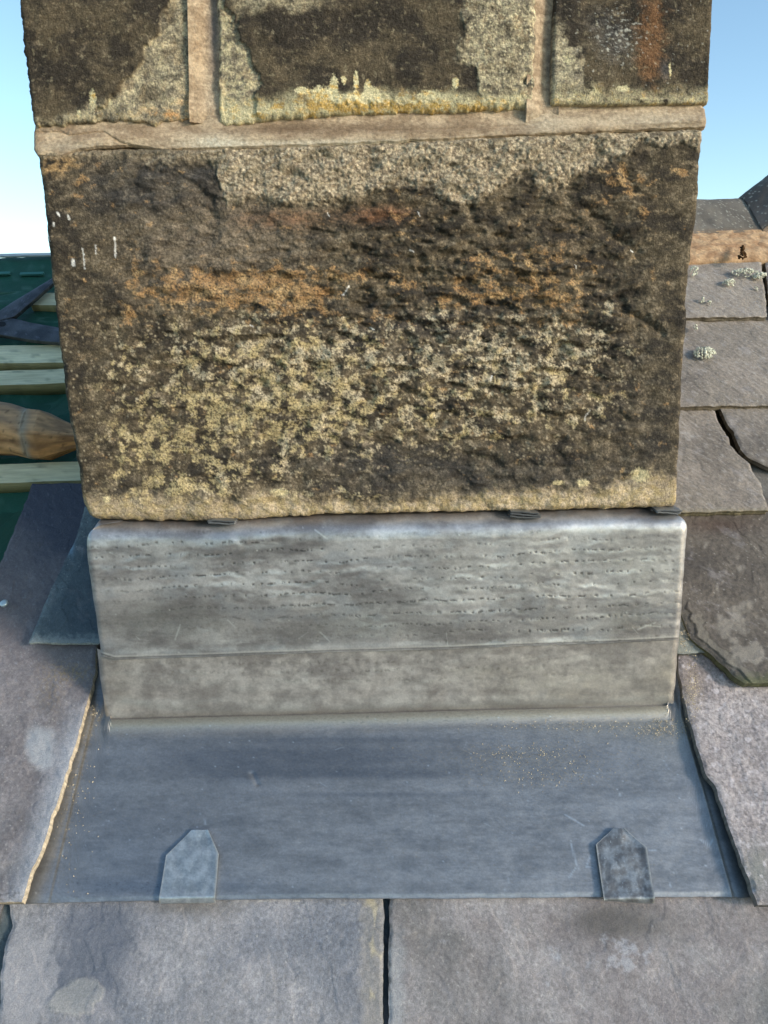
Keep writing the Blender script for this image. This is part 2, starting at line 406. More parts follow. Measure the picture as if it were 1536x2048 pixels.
# neighbours of the bottom course and courses below (metric)
def plain(x0, x1, s0, s1, seed, cols=None, th=0.02, res=0.006, **k):
    return slate([(x0, s0), (x0 + .004, s1)], [(x1, s0), (x1 - .004, s1)], px_in=False, tail_h=th, grad=0.05, seed=seed, res=res, cols=cols, **k)
lb = R(0, 1850, .006)[0]
plain(lb - .46, lb - .004, -0.44, -0.16, 21, th=.008); plain(lb - .90, lb - .47, -0.44, -0.16, 22, th=.008)
rb = R(1650, 1850, .006)[0]
plain(rb + .01, rb + .45, -0.46, -0.16, 23, th=.008); plain(rb + .46, rb + .86, -0.46, -0.16, 24, th=.008)
rng = random.Random(5)
for k in range(1, 8):
    s0 = -0.44 - 0.235 * k; x = XL + rng.uniform(0, .1) - .1
    while x < XR - .1:
        wdt = rng.uniform(.3, .46)
        plain(max(x, XL), min(x + wdt - .006, XR), s0, s0 + .30, 100 + k * 10 + int(x * 7), th=0.004, res=0.02,
              cols=rng.choice([None, ((142, 134, 136), (160, 156, 158), (120, 118, 118)), ((110, 112, 118), (140, 142, 146), (90, 94, 100))]))
        x += wdt
# --- large slate on the left of the apron
def f_left(U, V_, X, S, C, Z):
    n = fbm(U / 70, V_ / 70, 41, 4)
    up = ss(1240, 1010, V_ + 50 * n + (U - 60) * -0.4)
    C = mix(C, Z + lin((66, 70, 84)), up * 0.95)
    up2 = ss(1460, 1180, V_ + 60 * n - 0.2 * U); C = mix(C, Z + lin((98, 92, 96)), up2 * (1 - up) * 0.6)
    pale = ss(12, -6, np.hypot((U - 80) / 1.0, (V_ - 1495) / 1.5) - 26 + 14 * n); C = mix(C, Z + lin((186, 190, 194)), pale * 0.55)
    eb = ss(60, 0, (1440 - 2.77 * (U - 170)) * 0 + np.abs(U - np.interp(V_, [1345, 1440, 1800], [190, 165, 45])))
    C = mix(C, Z + lin((158, 168, 180)), eb * 0.5 * ss(1350, 1500, V_))
    C = mix(C, Z + lin((150, 130, 90)), blob(U, V_, [(140, 1345, 50, 22, .6), (100, 1390, 30, 40, .3)]) * ss(-.3, .5, fbm(U / 6, V_ / 6, 7, 3)))
    dots = ss(.5, .8, fbm(U / 9, V_ / 12, 33, 3)) * (V_ < 1500); C = mix(C, Z + lin((140, 146, 156)), dots * 0.35)
    ch = blob(U, V_, [(10, 1790, 50, 14, 1)]); C = mix(C, Z + lin((70, 70, 68)), ch * ss(-.1, .4, fbm(U / 20, V_ / 8, 3, 4)) * .8)
    return C, 0.0006 * fbm(U / 20 - V_ / 50, V_ / 16, 28, 3)
slate([(62, 962), (0, 1118), (-60, 1260), (-330, 1810)], [(230, 962), (192, 1290), (190, 1345), (178, 1390), (168, 1430), (135, 1540), (110, 1620), (85, 1700), (62, 1745), (46, 1805)],
      tail_h=0.022, grad=0.016, seed=5, h0=0.018, fn=f_left, res=0.0011, thick=0.009, cols=((124, 118, 122), (150, 144, 148), (108, 108, 114)), edge=(214, 196, 166),  # cream edge colour carries the light on the slate's side
      lab='long slate left of the apron, dark blue at the top and grey at the tail', grain=.9)
nl = slate([(-760, 1250), (-860, 1810)], [(-70, 1262), (-345, 1810)], tail_h=0.022, grad=0.016, seed=6, h0=0.018, res=0.004)
# small blue slate leaning over it beside the lead
def f_sm(U, V_, X, S, C, Z):
    b = ss(-20, 20, (U - 150) + (V_ - 1130) * 0.55 + 20 * fbm(U / 30, V_ / 60, 3, 3))
    C = mix(C, Z + lin((52, 66, 76)), b * 0.6)  # diagonal shading beside the lead, painted into the colour
    C = mix(C, Z + lin((150, 160, 160)), ss(1262, 1284, V_ + 10 * fbm(U / 8, V_ / 8, 4, 3)) * 0.55)
    C = mix(C, Z + lin((130, 160, 178)), blob(U, V_, [(142, 1095, 6, 16, .8)])); return C, 0
slate([(168, 1010), (152, 1065), (128, 1120), (92, 1200), (64, 1270), (57, 1286)], [(240, 1010), (240, 1286)], tail_h=0.031, grad=0.02, seed=7, h0=0.03, thick=0.004,
      fn=f_sm, cols=((96, 108, 116), (118, 130, 136), (80, 92, 100)), edge=(190, 196, 190), res=0.0011, lab='small blue slate lying over the long slate beside the lead', chip=.0008)
# --- right side: big pinkish slate, small pale piece, dark brown broken slate, courses above
def f_pink(U, V_, X, S, C, Z):
    gr = cells(U / 4.2, V_ / 4.2, 15); C = C * (1 + 0.5 * (gr[1] - 0.5) * ss(-.6, .3, fbm(U / 30, V_ / 30, 6, 3)))[..., None]
    dk = ss(.15, .5, fbm(U / 7, V_ / 7, 63, 3)); C = mix(C, Z + lin((96, 90, 92)), dk * 0.55)
    C = mix(C, Z + lin((120, 104, 84)), blob(U, V_, [(1385, 1370, 26, 50, 1)]) * .5)
    C = mix(C, Z + lin((140, 140, 132)), blob(U, V_, [(1515, 1740, 26, 50, .8)]))
    C = mix(C, Z + lin((214, 206, 208)), ss(.3, .6, fbm(U / 16, V_ / 16, 23, 4)) * .6)
    return C, 0.0008 * gr[0] * ss(-.5, .5, fbm(U / 30, V_ / 30, 16, 3))
slate([(1368, 1180), (1358, 1330), (1366, 1385), (1376, 1425), (1392, 1480), (1412, 1545), (1430, 1572), (1448, 1620), (1465, 1680), (1488, 1740), (1512, 1812)],
      [(1700, 1180), (1930, 1812)], tail_h=0.022, grad=0.022, seed=9, h0=0.018, fn=f_pink, res=0.0012, thick=0.009, edge=(120, 118, 112),
      cols=((160, 150, 152), (188, 178, 180), (140, 134, 138)), lab='speckled pinkish slate right of the apron', grain=2.0)
def f_pale(U, V_, X, S, C, Z): return mix(C, Z + lin((120, 112, 92)), blob(U, V_, [(1365, 1275, 14, 30, .7)]) * ss(-.2, .4, fbm(U / 5, V_ / 5, 3, 3))), 0
slate([(1330, 1180), (1345, 1306)], [(1425, 1180), (1432, 1306)], tail_h=0.0245, grad=0.02, seed=10, h0=0.024, thick=0.004, fn=f_pale, res=0.002,
      cols=((158, 160, 154), (176, 178, 172), (134, 138, 134)), lab='small pale side slate under the broken brown slate')
def f_brown(U, V_, X, S, C, Z):
    # delaminated layers near the broken corner
    edge_d = U - np.interp(V_, [1205, 1270, 1310, 1362], [1360, 1383, 1428, 1490])
    l1 = ss(16, 12, edge_d + 9 * fbm(V_ / 18, V_ * 0, 2, 3)) * ss(1195, 1215, V_); l2 = ss(38, 34, edge_d + 14 * fbm(V_ / 26, V_ * 0, 3, 3)) * ss(1215, 1240, V_)
    C = mix(C, Z + lin((78, 74, 68)), l1 * .7); C = mix(C, Z + lin((124, 118, 106)), l2 * (1 - l1) * .6)
    C = mix(C, Z + lin((160, 152, 140)), ss(.1, .6, fbm(U / 34, V_ / 34, 26, 4) + blob(U, V_, [(1470, 1250, 40, 50, .9), (1500, 1310, 40, 20, .9)]) - .3) * .55)
    C = mix(C, Z + lin((84, 62, 50)), blob(U, V_, [(1430, 1050, 90, 16, .8)]) * .7)
    C = mix(C, Z + lin((88, 92, 58)), ss(1340, 1362, V_ + 8 * fbm(U / 9, V_ / 9, 9, 3)) * .7)
    return C, -0.0020 * l1 - 0.0006 * l2 + 0.0005 * fbm(U / 12, V_ / 9, 27, 4)
slate([(1340, 985), (1352, 1150), (1361, 1205), (1372, 1240), (1384, 1272), (1405, 1290), (1428, 1308), (1450, 1330), (1470, 1350), (1492, 1366)],
      [(1640, 985), (1790, 1366)], xfix='top', tail_h=0.036, grad=0.04, seed=11, h0=0.034, fn=f_brown, res=0.0011, thick=0.010, edge=(96, 98, 66),
      cols=((98, 90, 84), (116, 107, 99), (78, 72, 68)), lab='dark brown slate with a broken flaking corner beside the lead', grain=1.2)
def f_c3(U, V_, X, S, C, Z):
    st = ss(.25, .55, fbm((U + V_ * 0.6) / 22, (V_ - U * .6) / 5.5, 19, 3)); C = mix(C, Z + lin((168, 162, 156)), st * .5)
    C = mix(C, Z + lin((178, 170, 162)), blob(U, V_, [(1370, 865, 12, 4, .8), (1385, 872, 12, 4, .8)]))
    tl = ss(1012, 1024, V_); return mix(C, Z + lin((128, 120, 92)), tl * .5), 0.0006 * fbm((U + V_ * 0.6) / 22, (V_ - U * .6) / 6, 19, 3)
def f_gen(U, V_, X, S, C, Z):
    st = ss(.25, .6, fbm((U + V_ * 0.6) / 24, (V_ - U * .6) / 5.5, 39, 3)); C = mix(C, Z + lin((176, 170, 164)), st * .45)
    dust = ss(.55, .8, fbm(U / 6, V_ / 5, 49, 3)); return mix(C, Z + lin((205, 202, 192)), dust * .5), 0.0005 * fbm((U + V_ * 0.6) / 24, (V_ - U * .6) / 6, 39, 3)
gc = ((146, 136, 127), (166, 154, 145), (122, 113, 106))
slate([(1300, 785), (1300, 1026)], [(1422, 785), (1434, 815), (1443, 845), (1458, 868), (1462, 885), (1476, 905), (1497, 920), (1508, 945), (1522, 965), (1530, 1000), (1536, 1022)],
      xfix='all', tail_h=0.036, grad=0.045, seed=12, h0=0.034, fn=f_c3, res=0.0013, thick=0.009, cols=gc, edge=(132, 124, 96), lab='grey slate with jagged right edge beside the chimney')
slate([(1432, 785), (1442, 815), (1452, 840), (1468, 862), (1474, 880), (1482, 900), (1495, 915), (1530, 932), (1600, 948)], [(1720, 785), (1780, 948)],
      tail_h=0.032, grad=0.03, seed=13, h0=0.030, fn=f_c3, res=0.0016, thick=0.008, cols=((134, 125, 118), (154, 144, 136), (112, 104, 98)), lab='grey slate right of the jagged gap')
slate([(1495, 860), (1512, 1024)], [(1760, 860), (1800, 1024)], tail_h=0.018, grad=0.02, seed=14, h0=0.02, res=0.003, thick=0.006, cols=((104, 100, 97), (122, 118, 114), (86, 84, 82)))
B_sl = slate([(1290, 600), (1290, 811)], [(1700, 600), (1720, 811)], xfix='all', tail_h=0.036, grad=0.045, seed=15, h0=0.034, fn=f_gen, res=0.0015, thick=0.009, cols=gc, edge=(122, 112, 92),
      lab='grey slate with one round lichen clump right of the chimney')[0]
A_sl = slate([(1300, 505), (1300, 634)], [(1524, 505), (1534, 634)], xfix='all', tail_h=0.036, grad=0.045, seed=16, h0=0.034, fn=f_gen, res=0.0017, thick=0.009, cols=((156, 145, 136), (174, 162, 152), (134, 124, 116)), edge=(122, 112, 92),
      lab='topmost grey slate under the ridge with scattered lichens')[0]
slate([(1532, 505), (1542, 634)], [(1760, 505), (1790, 634)], tail_h=0.036, grad=0.045, seed=17, h0=0.034, fn=f_gen, res=0.004, thick=0.009, cols=gc)
for vv, vh, sd in ((811, 600, 18), (1366, 985, 19), (1812, 1180, 20)):
    xa = {811: 1728, 1366: 1800, 1812: 1945}[vv]
    x0, s0 = R(xa, vv, .034); _, s1 = R(xa, vh, .034)
    plain(float(x0) + .006, XR, float(s0), float(s1), sd, cols=gc, th=.034, res=.006)
# slates on the hidden far slope
yr = None

# ------------------------------------------------------------------ ridge on the right
def ridge():
    pb = P(1450, 476, 0); 
    x0, sb = R(1450, 478, 0.03); fb = W(0, sb, 0.03)
    top_ray = ray(1440, 398.0); Yt = fb[1] + 0.105; t = (Yt - CAM[1]) / top_ray[1]; zt = CAM[2] + top_ray[2] * t
    def tile(xa, xb, dz, tilt, seed, lab, c1, c2):
        n = int((xb - xa) / 0.0022); m = 90
        X = np.linspace(xa, xb, n)[None, :] + np.zeros((m, 1)); T = np.linspace(0, 1, m)[:, None] + 0 * X
        # profile: back skirt -> apex -> front skirt
        w_ = (T - 0.5) * 2; Y = Yt - w_ * 0.107
        z = zt + 0.004 - np.sqrt((w_ * (zt - fb[2]) * 1.0) ** 2 + 0.012 ** 2) * 1.0 + 0.008
        z = z + dz + np.minimum(tilt * (X - xa), .04) + 0.0015 * fbm(X * 30, Y * 30, seed, 4)
        G = np.stack([X, Y, z], -1)
        Z = np.zeros(G.shape); n1 = fbm(X * 20, T * 4, seed + 1, 4)
        C = mix(Z + lin(c1), Z + lin(c2), ss(-.5, .5, n1))
        cc = cells(X * 260, T * 60, seed + 3); C = mix(C, Z + lin((190, 186, 170)), (cc[1] > .86) * ss(.4, .2, cc[0]) * .8)
        C = mix(C, Z + lin((140, 112, 80)), ss(.93, .99, T) * .4)
        o = pillow('ridge_tile', G, C, [lambda p: p - np.array([0, 0, .012]), lambda p: p - np.array([0, 0, .014])], M_slate, roof, sharp=True)
        o['label'] = lab; return o
    xe = float(P(1492, 400, Yt)[0])
    tile(0.335, xe, 0, 0, 3, 'speckled grey ridge tile beside the chimney', (104, 97, 86), (130, 122, 108))
    tile(xe - 0.012, XR, 0.004, 0.75, 13, 'dark ridge tile set higher at the right edge', (88, 80, 72), (112, 103, 94))
    # a wedge of dark stone standing on the joint
    # orange mortar bed
    x1, s1 = R(1450, 521, 0.034); x2, s2 = R(1450, 470, 0.034)
    X = np.linspace(0.335, XR, 420)[None, :] + np.zeros((50, 1)); T = np.linspace(0, 1, 50)[:, None] + 0 * X
    S = s2 + 0.004 + (s1 - s2 - 0.004) * T + 0.004 * fbm(X * 18, 0 * T, 5, 4) * T
    Hh = 0.030 + 0.011 * np.sqrt(np.clip(1 - T ** 4, 0, 1)) + 0.0030 * fbm(X * 40, S * 60, 6, 5, .6)
    G = W(X, S, Hh); Z = np.zeros(G.shape)
    C = mix(Z + lin((166, 132, 100)), Z + lin((198, 166, 130)), ss(-.5, .5, fbm(X * 50, S * 50, 8, 4)))
    C = mix(C, Z + lin((140, 112, 84)), ss(.1, .6, fbm(X * 110, S * 110, 18, 4, .65)) * .6); C = C * (1 + .35 * fbm(X * 300, S * 300, 28, 2))[..., None]
    o = pillow('ridge_mortar', G, C, [lambda p: p - NH * 0.03], M_mortar, roof)
    o['label'] = 'orange mortar bed under the ridge tiles'
    return xe, Yt, zt, fb
xe, Yt, zt, fb = ridge()

# lichen clumps, moss
def clump(name, pts, parent, c1, c2, nb, rad_, seed, h=0.036, stemmy=False, lab=None, up=1.0, tile=False):
    rg = np.random.RandomState(seed)
    t = (1 + 5 ** .5) / 2
    iv = np.array([(-1, t, 0), (1, t, 0), (-1, -t, 0), (1, -t, 0), (0, -1, t), (0, 1, t), (0, -1, -t), (0, 1, -t), (t, 0, -1), (t, 0, 1), (-t, 0, -1), (-t, 0, 1)]) / 1.902
    it = [(0, 11, 5), (0, 5, 1), (0, 1, 7), (0, 7, 10), (0, 10, 11), (1, 5, 9), (5, 11, 4), (11, 10, 2), (10, 7, 6), (7, 1, 8), (3, 9, 4), (3, 4, 2), (3, 2, 6), (3, 6, 8), (3, 8, 9), (4, 9, 5), (2, 4, 11), (6, 2, 10), (8, 6, 7), (9, 8, 1)]
    V = []; Fc = []; Cc = []
    for (cx, cy, rx, ry) in pts:
        for k in range(int(nb * 1.5)):
            a = rg.uniform(0, 6.28); q = rg.uniform(0, 1) ** .6
            uu, vv = cx + rx * q * math.cos(a), cy + ry * q * math.sin(a)
            if tile:
                dd = ray(uu, vv); f = (cy - 398) / 80.0
                Yp = Yt - 0.107 * min(1, max(0, f)); p = CAM + dd * ((Yp - 0.004 - CAM[1]) / dd[1])
            else:
                x, s = R(uu, vv, h); p = W(x, s, h + (1 - q * q) * rad_ * 2.2 * up)
            r = rad_ * .74 * rg.uniform(.35, 1.35) * (1 if not stemmy else .8)
            sc = np.array([1, 1, 1.0]) * (rg.uniform(.5, 1.4, 3))
            b = len(V); V += [tuple(p + iv[j] * r * sc * rg.uniform(.7, 1.2)) for j in range(12)]
            Fc += [[b + i for i in f_] for f_ in it]
            cc = lin(c1) + (lin(c2) - lin(c1)) * rg.uniform(0, 1); Cc += [cc] * 12
    o = mesh_obj(name, np.array(V), None, Fc, np.array(Cc), M_lich, parent, True)
    if lab: o['label'] = lab
    return o
LC = ((190, 190, 168), (228, 226, 205))
clump('lichen_clump', [(1409, 706, 22, 11)], B_sl, *LC, 110, 0.0026, 1)
clump('lichen_clump', [(1390, 655, 4, 5)], B_sl, *LC, 12, 0.0022, 2)
clump('lichen_clump', [(1490, 546, 28, 8), (1520, 553, 14, 6)], A_sl, *LC, 60, 0.0028, 3)
clump('lichen_clump', [(1458, 566, 13, 6)], A_sl, *LC, 40, 0.0025, 4)
clump('lichen_clump', [(1388, 542, 9, 9)], A_sl, *LC, 26, 0.0025, 5)
clump('lichen_clump', [(1404, 602, 5, 4), (1417, 608, 5, 4)], A_sl, *LC, 10, 0.0025, 6)
clump('lichen_clump', [(1511, 578, 4, 3)], A_sl, *LC, 9, 0.002, 7)
clump('lichen_clump', [(1408, 436, 14, 6)], roof, *LC, 34, 0.0028, 8, tile=True, lab='pale lichen on the ridge tile nearest the chimney')
clump('lichen_clump', [(1502, 463, 14, 10)], roof, (90, 92, 86), (200, 200, 186), 40, 0.0032, 9, tile=True, lab='dark and pale lichen tuft at the foot of the ridge tile')
clump('moss_tuft', [(1484, 512, 8, 7), (1484, 500, 3, 8)], roof, (58, 42, 26), (92, 66, 40), 40, 0.0028, 10, h=.05, lab='dark brown moss tuft on the ridge mortar')

# ------------------------------------------------------------------ chimney
chim = empty('chimney', (0, 0, ZJ - 0.02)); tag(chim, 'square chimney stack of large soot-stained sandstone blocks with lichen', 'chimney')
DEP = 0.46
yback = lambda y: (lambda p: np.stack([p[:, 0], np.full(len(p), y), p[:, 2]], -1))
def stone(name, uL, uR, vT, vB, n, hfun, cfun, seed, lab, Rpx=16, jit=3.0, y0=0.0, depth=DEP, res=None):
    ns, nx = n
    a = np.linspace(0, 1, nx)[None, :]; b = np.linspace(0, 1, ns)[:, None]
    uu = uL(600.) * (1 - a) + uR(600.) * a if callable(uL) else 0
    U = None
    um = uL((vT(0.) + vB(0.)) / 2) * (1 - a) + uR((vT(0.) + vB(0.)) / 2) * a
    t_ = vT(um) + jit * fbm(um / 22, 0 * um + 3, seed + 1, 4); b_ = vB(um) + jit * fbm(um / 22, 0 * um + 7, seed + 2, 4)
    V_ = t_ + (b_ - t_) * b
    l_ = uL(V_) + jit * .7 * fbm(V_ / 22, 0 * V_ + 3, seed + 3, 4); r_ = uR(V_) + jit * .7 * fbm(V_ / 22, 0 * V_ + 3, seed + 4, 4)
    U = l_ + (r_ - l_) * a
    Rn = Rpx * (1 + .5 * fbm(U / 60, V_ / 60, seed + 5, 2))
    def rd(d): 
        q = np.clip(1 - d / Rn, 0, 1); return 1 - np.sqrt(np.clip(1 - q * q, 0, 1))
    back = np.clip(rd(U - l_) + rd(r_ - U) + rd(V_ - t_) + rd(b_ - V_), 0, 1.6) * Rn * 0.00055 * .85
    Hm = hfun(U, V_) * 0.001
    de = np.minimum(np.minimum(U - l_, r_ - U), np.minimum(V_ - t_, b_ - V_))
    G = P(U, V_, y0)
    G[..., 1] += back - Hm * (0.25 + 0.75 * ss(0, 14, de))
    C = cfun(U, V_, Hm)
    dz = P(768, 1024, 0)[1]
    def side(y):
        def f(p):
            q = p.copy(); q[:, 1] = y; sx_ = np.sign(p[:, 0] - p[:, 0].mean())
            q[:, 0] += sx_ * .0022 * (fbm(y * 22 + 0 * p[:, 2], p[:, 2] * 26, seed + 60, 5, .6) - .2) * ss(0, .03, np.array(y - .015)); return q
        return f
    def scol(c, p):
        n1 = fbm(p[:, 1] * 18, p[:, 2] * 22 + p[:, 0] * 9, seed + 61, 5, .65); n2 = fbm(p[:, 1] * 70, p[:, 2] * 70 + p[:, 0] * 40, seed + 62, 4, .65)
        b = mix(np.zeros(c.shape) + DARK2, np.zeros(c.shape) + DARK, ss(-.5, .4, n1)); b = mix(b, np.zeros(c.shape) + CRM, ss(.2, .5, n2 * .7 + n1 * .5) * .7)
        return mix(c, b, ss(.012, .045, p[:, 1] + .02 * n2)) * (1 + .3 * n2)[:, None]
    o = pillow(name, G, C, [side(y) for y in np.concatenate([np.arange(.022, .30, .007), np.arange(.31, depth, .02), [depth]])] if res is None else [yback(.05), yback(depth)], M_stone, chim, ringcol=scol)
    if lab: o['label'] = lab
    return o
DARK, DARK2 = lin((97, 86, 68)), lin((63, 57, 49)); MID = lin((146, 131, 108)); PALE = lin((190, 176, 142)); TANC = lin((200, 180, 150))
ORG_, YEL, CRM, BLU = lin((176, 136, 90)), lin((200, 180, 132)), lin((212, 195, 162)), lin((110, 110, 110))
def rough(U, V_, seed, k=1.0):
    return k * (1.0 * fbm(U / 40, V_ / 30, seed, 5, .55) + 0.45 * fbm(U / 9, V_ / 8, seed + 1, 3) + 0.3 * noise(U / 3, V_ / 3, seed + 2))
# --- main block
topb = pl([(75, 322), (250, 305), (290, 335), (430, 335), (455, 400), (560, 410), (640, 412), (700, 398), (760, 372), (850, 372), (910, 400), (960, 405), (1000, 372), (1050, 345), (1085, 372), (1130, 375), (1150, 345), (1230, 318), (1280, 285), (1405, 290)])
botb = pl([(165, 985), (300, 992), (450, 1000), (520, 990), (560, 975), (590, 995), (700, 1008), (800, 1008), (900, 1000), (1000, 985), (1080, 982), (1200, 972), (1270, 955), (1300, 940), (1355, 965)])
def fields(U, V_):
    w1 = fbm(U / 60, V_ / 60, 71, 4) * 14 + fbm(U / 12, V_ / 12, 73, 3) * 7
    crust = ss(-9, 7, topb(U) - V_ + w1 * 1.3)
    crust = crust * ss(400, 440, U + w1) + crust * .55 * (1 - ss(400, 440, U + w1))
    bot = ss(-16, 14, V_ - botb(U) + w1 * 1.3)
    return w1, crust, bot
GOU = [([(1180, 425), (1215, 455), (1235, 480), (1275, 500)], 12, 4.5), ([(1240, 590), (1252, 625), (1290, 640), (1325, 668)], 9, 4.5), ([(905, 385), (935, 405), (950, 440), (985, 445)], 11, 3.5),
       ([(975, 545), (1000, 570), (1010, 590)], 11, 4), ([(880, 505), (960, 515), (1010, 500)], 7, 2), ([(755, 520), (745, 505), (720, 515)], 8, 3), ([(395, 410), (430, 435)], 9, 3), ([(300, 560), (330, 545)], 8, 3),
       ([(1085, 350), (1110, 380), (1180, 345)], 7, 2), ([(1050, 590), (1120, 640), (1200, 655)], 8, 2.5), ([(640, 690), (760, 672), (830, 690)], 8, 2.0), ([(1195, 300), (1230, 320), (1270, 380)], 10, 3), ([(280, 340), (360, 350), (425, 400)], 8, 2.5), ([(610, 900), (720, 880), (820, 905)], 7, 1.6), ([(830, 680), (960, 700), (1100, 675)], 8, 2)]
def h_main(U, V_):
    w1, crust, bot = fields(U, V_)
    wx = fbm(U / 70, V_ / 40, 80, 3) * 26
    tool = np.sin((V_ + wx - 0.02 * U) / 46 * 6.283) * (0.5 + .8 * fbm(U / 40, V_ / 40, 82, 3)) * blob(U, V_, [(750, 700, 560, 260, 1.0), (1050, 700, 250, 260, .8)])
    lump = fbm(U / 55, V_ / 36, 83, 4, .5)
    pits = -ss(.10, .55, fbm(U / 64, V_ / 30, 84, 3, .45)) * 3.4 * np.clip(blob(U, V_, [(850, 640, 500, 300, 1.1)]), 0, 1) - ss(.3, .6, fbm(U / 26, V_ / 14, 89, 2)) * 1.6 * np.clip(blob(U, V_, [(950, 600, 350, 250, 1.1)]), 0, 1)
    smooth_ = ss(1260, 1330, U) + ss(270, 170, U) * .8; k = 1 - .75 * np.clip(smooth_, 0, 1)
    g = 0
    for pts, wd, dp in GOU: g = g - dp * seg(U + 5 * fbm(U / 15, V_ / 15, 5, 3), V_ + 5 * fbm(U / 15, V_ / 15, 6, 3), pts, wd)
    cd, cv = cells(U / 6.5, V_ / 6.5, 90)
    gran = ((1 - cd) * (cv ** 2) * 1.8 + .9 * fbm(U / 16, V_ / 14, 92, 4, .6)) * crust
    bulge = 3.5 * fbm(U / 260, V_ / 200, 86, 2)
    return bulge + k * (2.9 * tool + 3.9 * lump + 1.25 * pits) + rough(U, V_, 87, .75) * (.55 + .45 * k) + g + 2.2 * crust + gran + 1.2 * bot
def c_main(U, V_, H):
    Z = np.zeros(U.shape + (3,)); w1, crust, bot = fields(U, V_)
    f1 = fbm(U / 90, V_ / 60, 100, 5, .6); f2 = fbm(U / 22, V_ / 16, 101, 4, .65); f3 = noise(U / 3.2, V_ / 3.2, 102); f4 = fbm(U / 5, V_ / 5, 103, 3, .7)
    C = mix(Z + DARK2, Z + DARK, ss(-.5, .4, f1 + .5 * f2)); C = mix(C, Z + MID, ss(.0, .8, f2 + .5 * f4 + .4 * f1) * .75)
    bl = blob(U, V_, [(260, 370, 120, 90, .6), (430, 350, 100, 60, .5), (850, 660, 200, 60, .4), (1000, 960, 300, 60, .5), (1290, 850, 80, 220, .25), (700, 920, 200, 50, .35), (300, 980, 150, 40, .2)])
    C = mix(C, Z + BLU * .6, np.clip(bl * (1 + f2), 0, 1) * .55)
    lt = blob(U, V_, [(430, 470, 160, 70, .6), (380, 560, 150, 60, .4), (560, 480, 100, 50, .3)]); C = mix(C, Z + lin((138, 124, 106)), np.clip(lt * (1 + .9 * f2 + .8 * f4), 0, 1) * .85)
    rd_ = blob(U, V_, [(560, 440, 130, 30, .8), (770, 430, 80, 26, 1.1), (1200, 440, 70, 60, .25), (1120, 480, 50, 60, .35)])
    C = mix(C, Z + lin((140, 98, 70)), ss(.3, 1.3, rd_ * (1 + .8 * f2) + .35 * f4 + .3 * f1) * .62)
    nn0 = fbm(U / 30, V_ / 22, 119, 4, .6)
    og = blob(U, V_, [(430, 590, 150, 42, 1.1), (600, 600, 95, 40, 1.0), (700, 550, 110, 20, .85), (820, 575, 35, 20, 1), (760, 640, 60, 18, .8), (480, 555, 90, 25, .7), (270, 545, 14, 30, .9), (260, 630, 50, 14, .7),
                      (1080, 550, 110, 46, .75), (940, 570, 60, 40, .55), (330, 560, 90, 40, .5), (560, 560, 60, 30, .5), (1000, 640, 160, 20, .4), (1200, 400, 60, 60, .3), (1120, 600, 60, 28, .9), (900, 605, 40, 15, .8), (1000, 590, 60, 14, .9), (1060, 505, 60, 18, .7), (960, 520, 30, 30, .5), (810, 440, 30, 25, .7), (1270, 370, 40, 40, .55), (160, 380, 18, 26, .9), (1240, 350, 20, 26, .7), (1290, 420, 12, 22, .9), (1355, 340, 22, 12, 1.2), (260, 490, 16, 20, .8), (975, 820, 50, 60, .4), (575, 460, 30, 10, .5)])
    mo = ss(.32, .70, og * .60 + .80 * nn0 + .30 * f2 + .16 * f4 - .04) * ss(-.8, .2, f3 + .5 * f4)
    C = mix(C, mix(Z + ORG_, Z + lin((196, 162, 114)), ss(-.2, .6, fbm(U / 30, V_ / 30, 107, 3) + .3 * f3)), mo * .74)
    yl = blob(U, V_, [(450, 820, 260, 120, .95), (800, 760, 300, 90, .75), (480, 700, 160, 60, .7), (1050, 700, 160, 60, .85), (900, 640, 80, 20, .5), (700, 700, 200, 50, .6), (270, 930, 40, 40, .9), (360, 880, 120, 50, .7), (1080, 780, 150, 60, .6), (620, 830, 120, 40, .7),
                      (440, 960, 200, 30, .55), (900, 860, 300, 60, .35), (210, 700, 60, 70, .3), (330, 1000, 120, 25, .7), (1220, 610, 18, 14, 1.3), (650, 650, 30, 14, .6), (700, 500, 40, 30, .2), (1170, 700, 60, 40, .5), (150, 720, 30, 200, .12), (550, 990, 300, 20, .4)])
    nn = fbm(U / 17, V_ / 14, 110, 4, .65); n5 = fbm(U / 42, V_ / 34, 114, 2)
    my = ss(.22, .54, yl * .30 + .62 * nn + .46 * n5 + .14 * f4) * ss(-.8, .1, f3 + .5 * f4) * ss(.10, .4, yl) * ss(165, 250, U + w1 * 2)
    yc = mix(Z + CRM, Z + YEL, ss(-.4, .4, fbm(U / 35, V_ / 35, 111, 3) + blob(U, V_, [(300, 920, 120, 90, .7), (600, 830, 150, 60, .5), (380, 860, 120, 80, .4)]) - blob(U, V_, [(1000, 650, 300, 120, .6)])))
    C = mix(C, yc, my * .80)
    sx = cells(U / 9, V_ / 9, 112); C = mix(C, Z + CRM, (sx[1] > .86) * ss(.34, .12, sx[0] + .1 * f4) * ss(.06, .3, yl + .08) * .45)
    cc = cells(U / 5, V_ / 5, 113)
    cr = mix(Z + lin((152, 136, 113)), Z + lin((206, 188, 157)), ss(.2, .8, cc[1] + .25 * f2)); cr = cr * (1.0 + .22 * f4 + .15 * f3 - .25 * ss(.45, .8, cc[0]))[..., None]
    cr = mix(cr, Z + lin((128, 118, 96)), ss(-.1, .6, fbm(U / 38, V_ / 26, 115, 4, .6)) * .7)
    C = mix(C, cr * .92, crust * ss(-.75, .1, f2 + .55) * .92)
    C = mix(C, Z + lin((196, 160, 112)), blob(U, V_, [(110, 335, 40, 16, 1.0), (140, 325, 20, 10, .6)]) * ss(-.4, .3, f2))
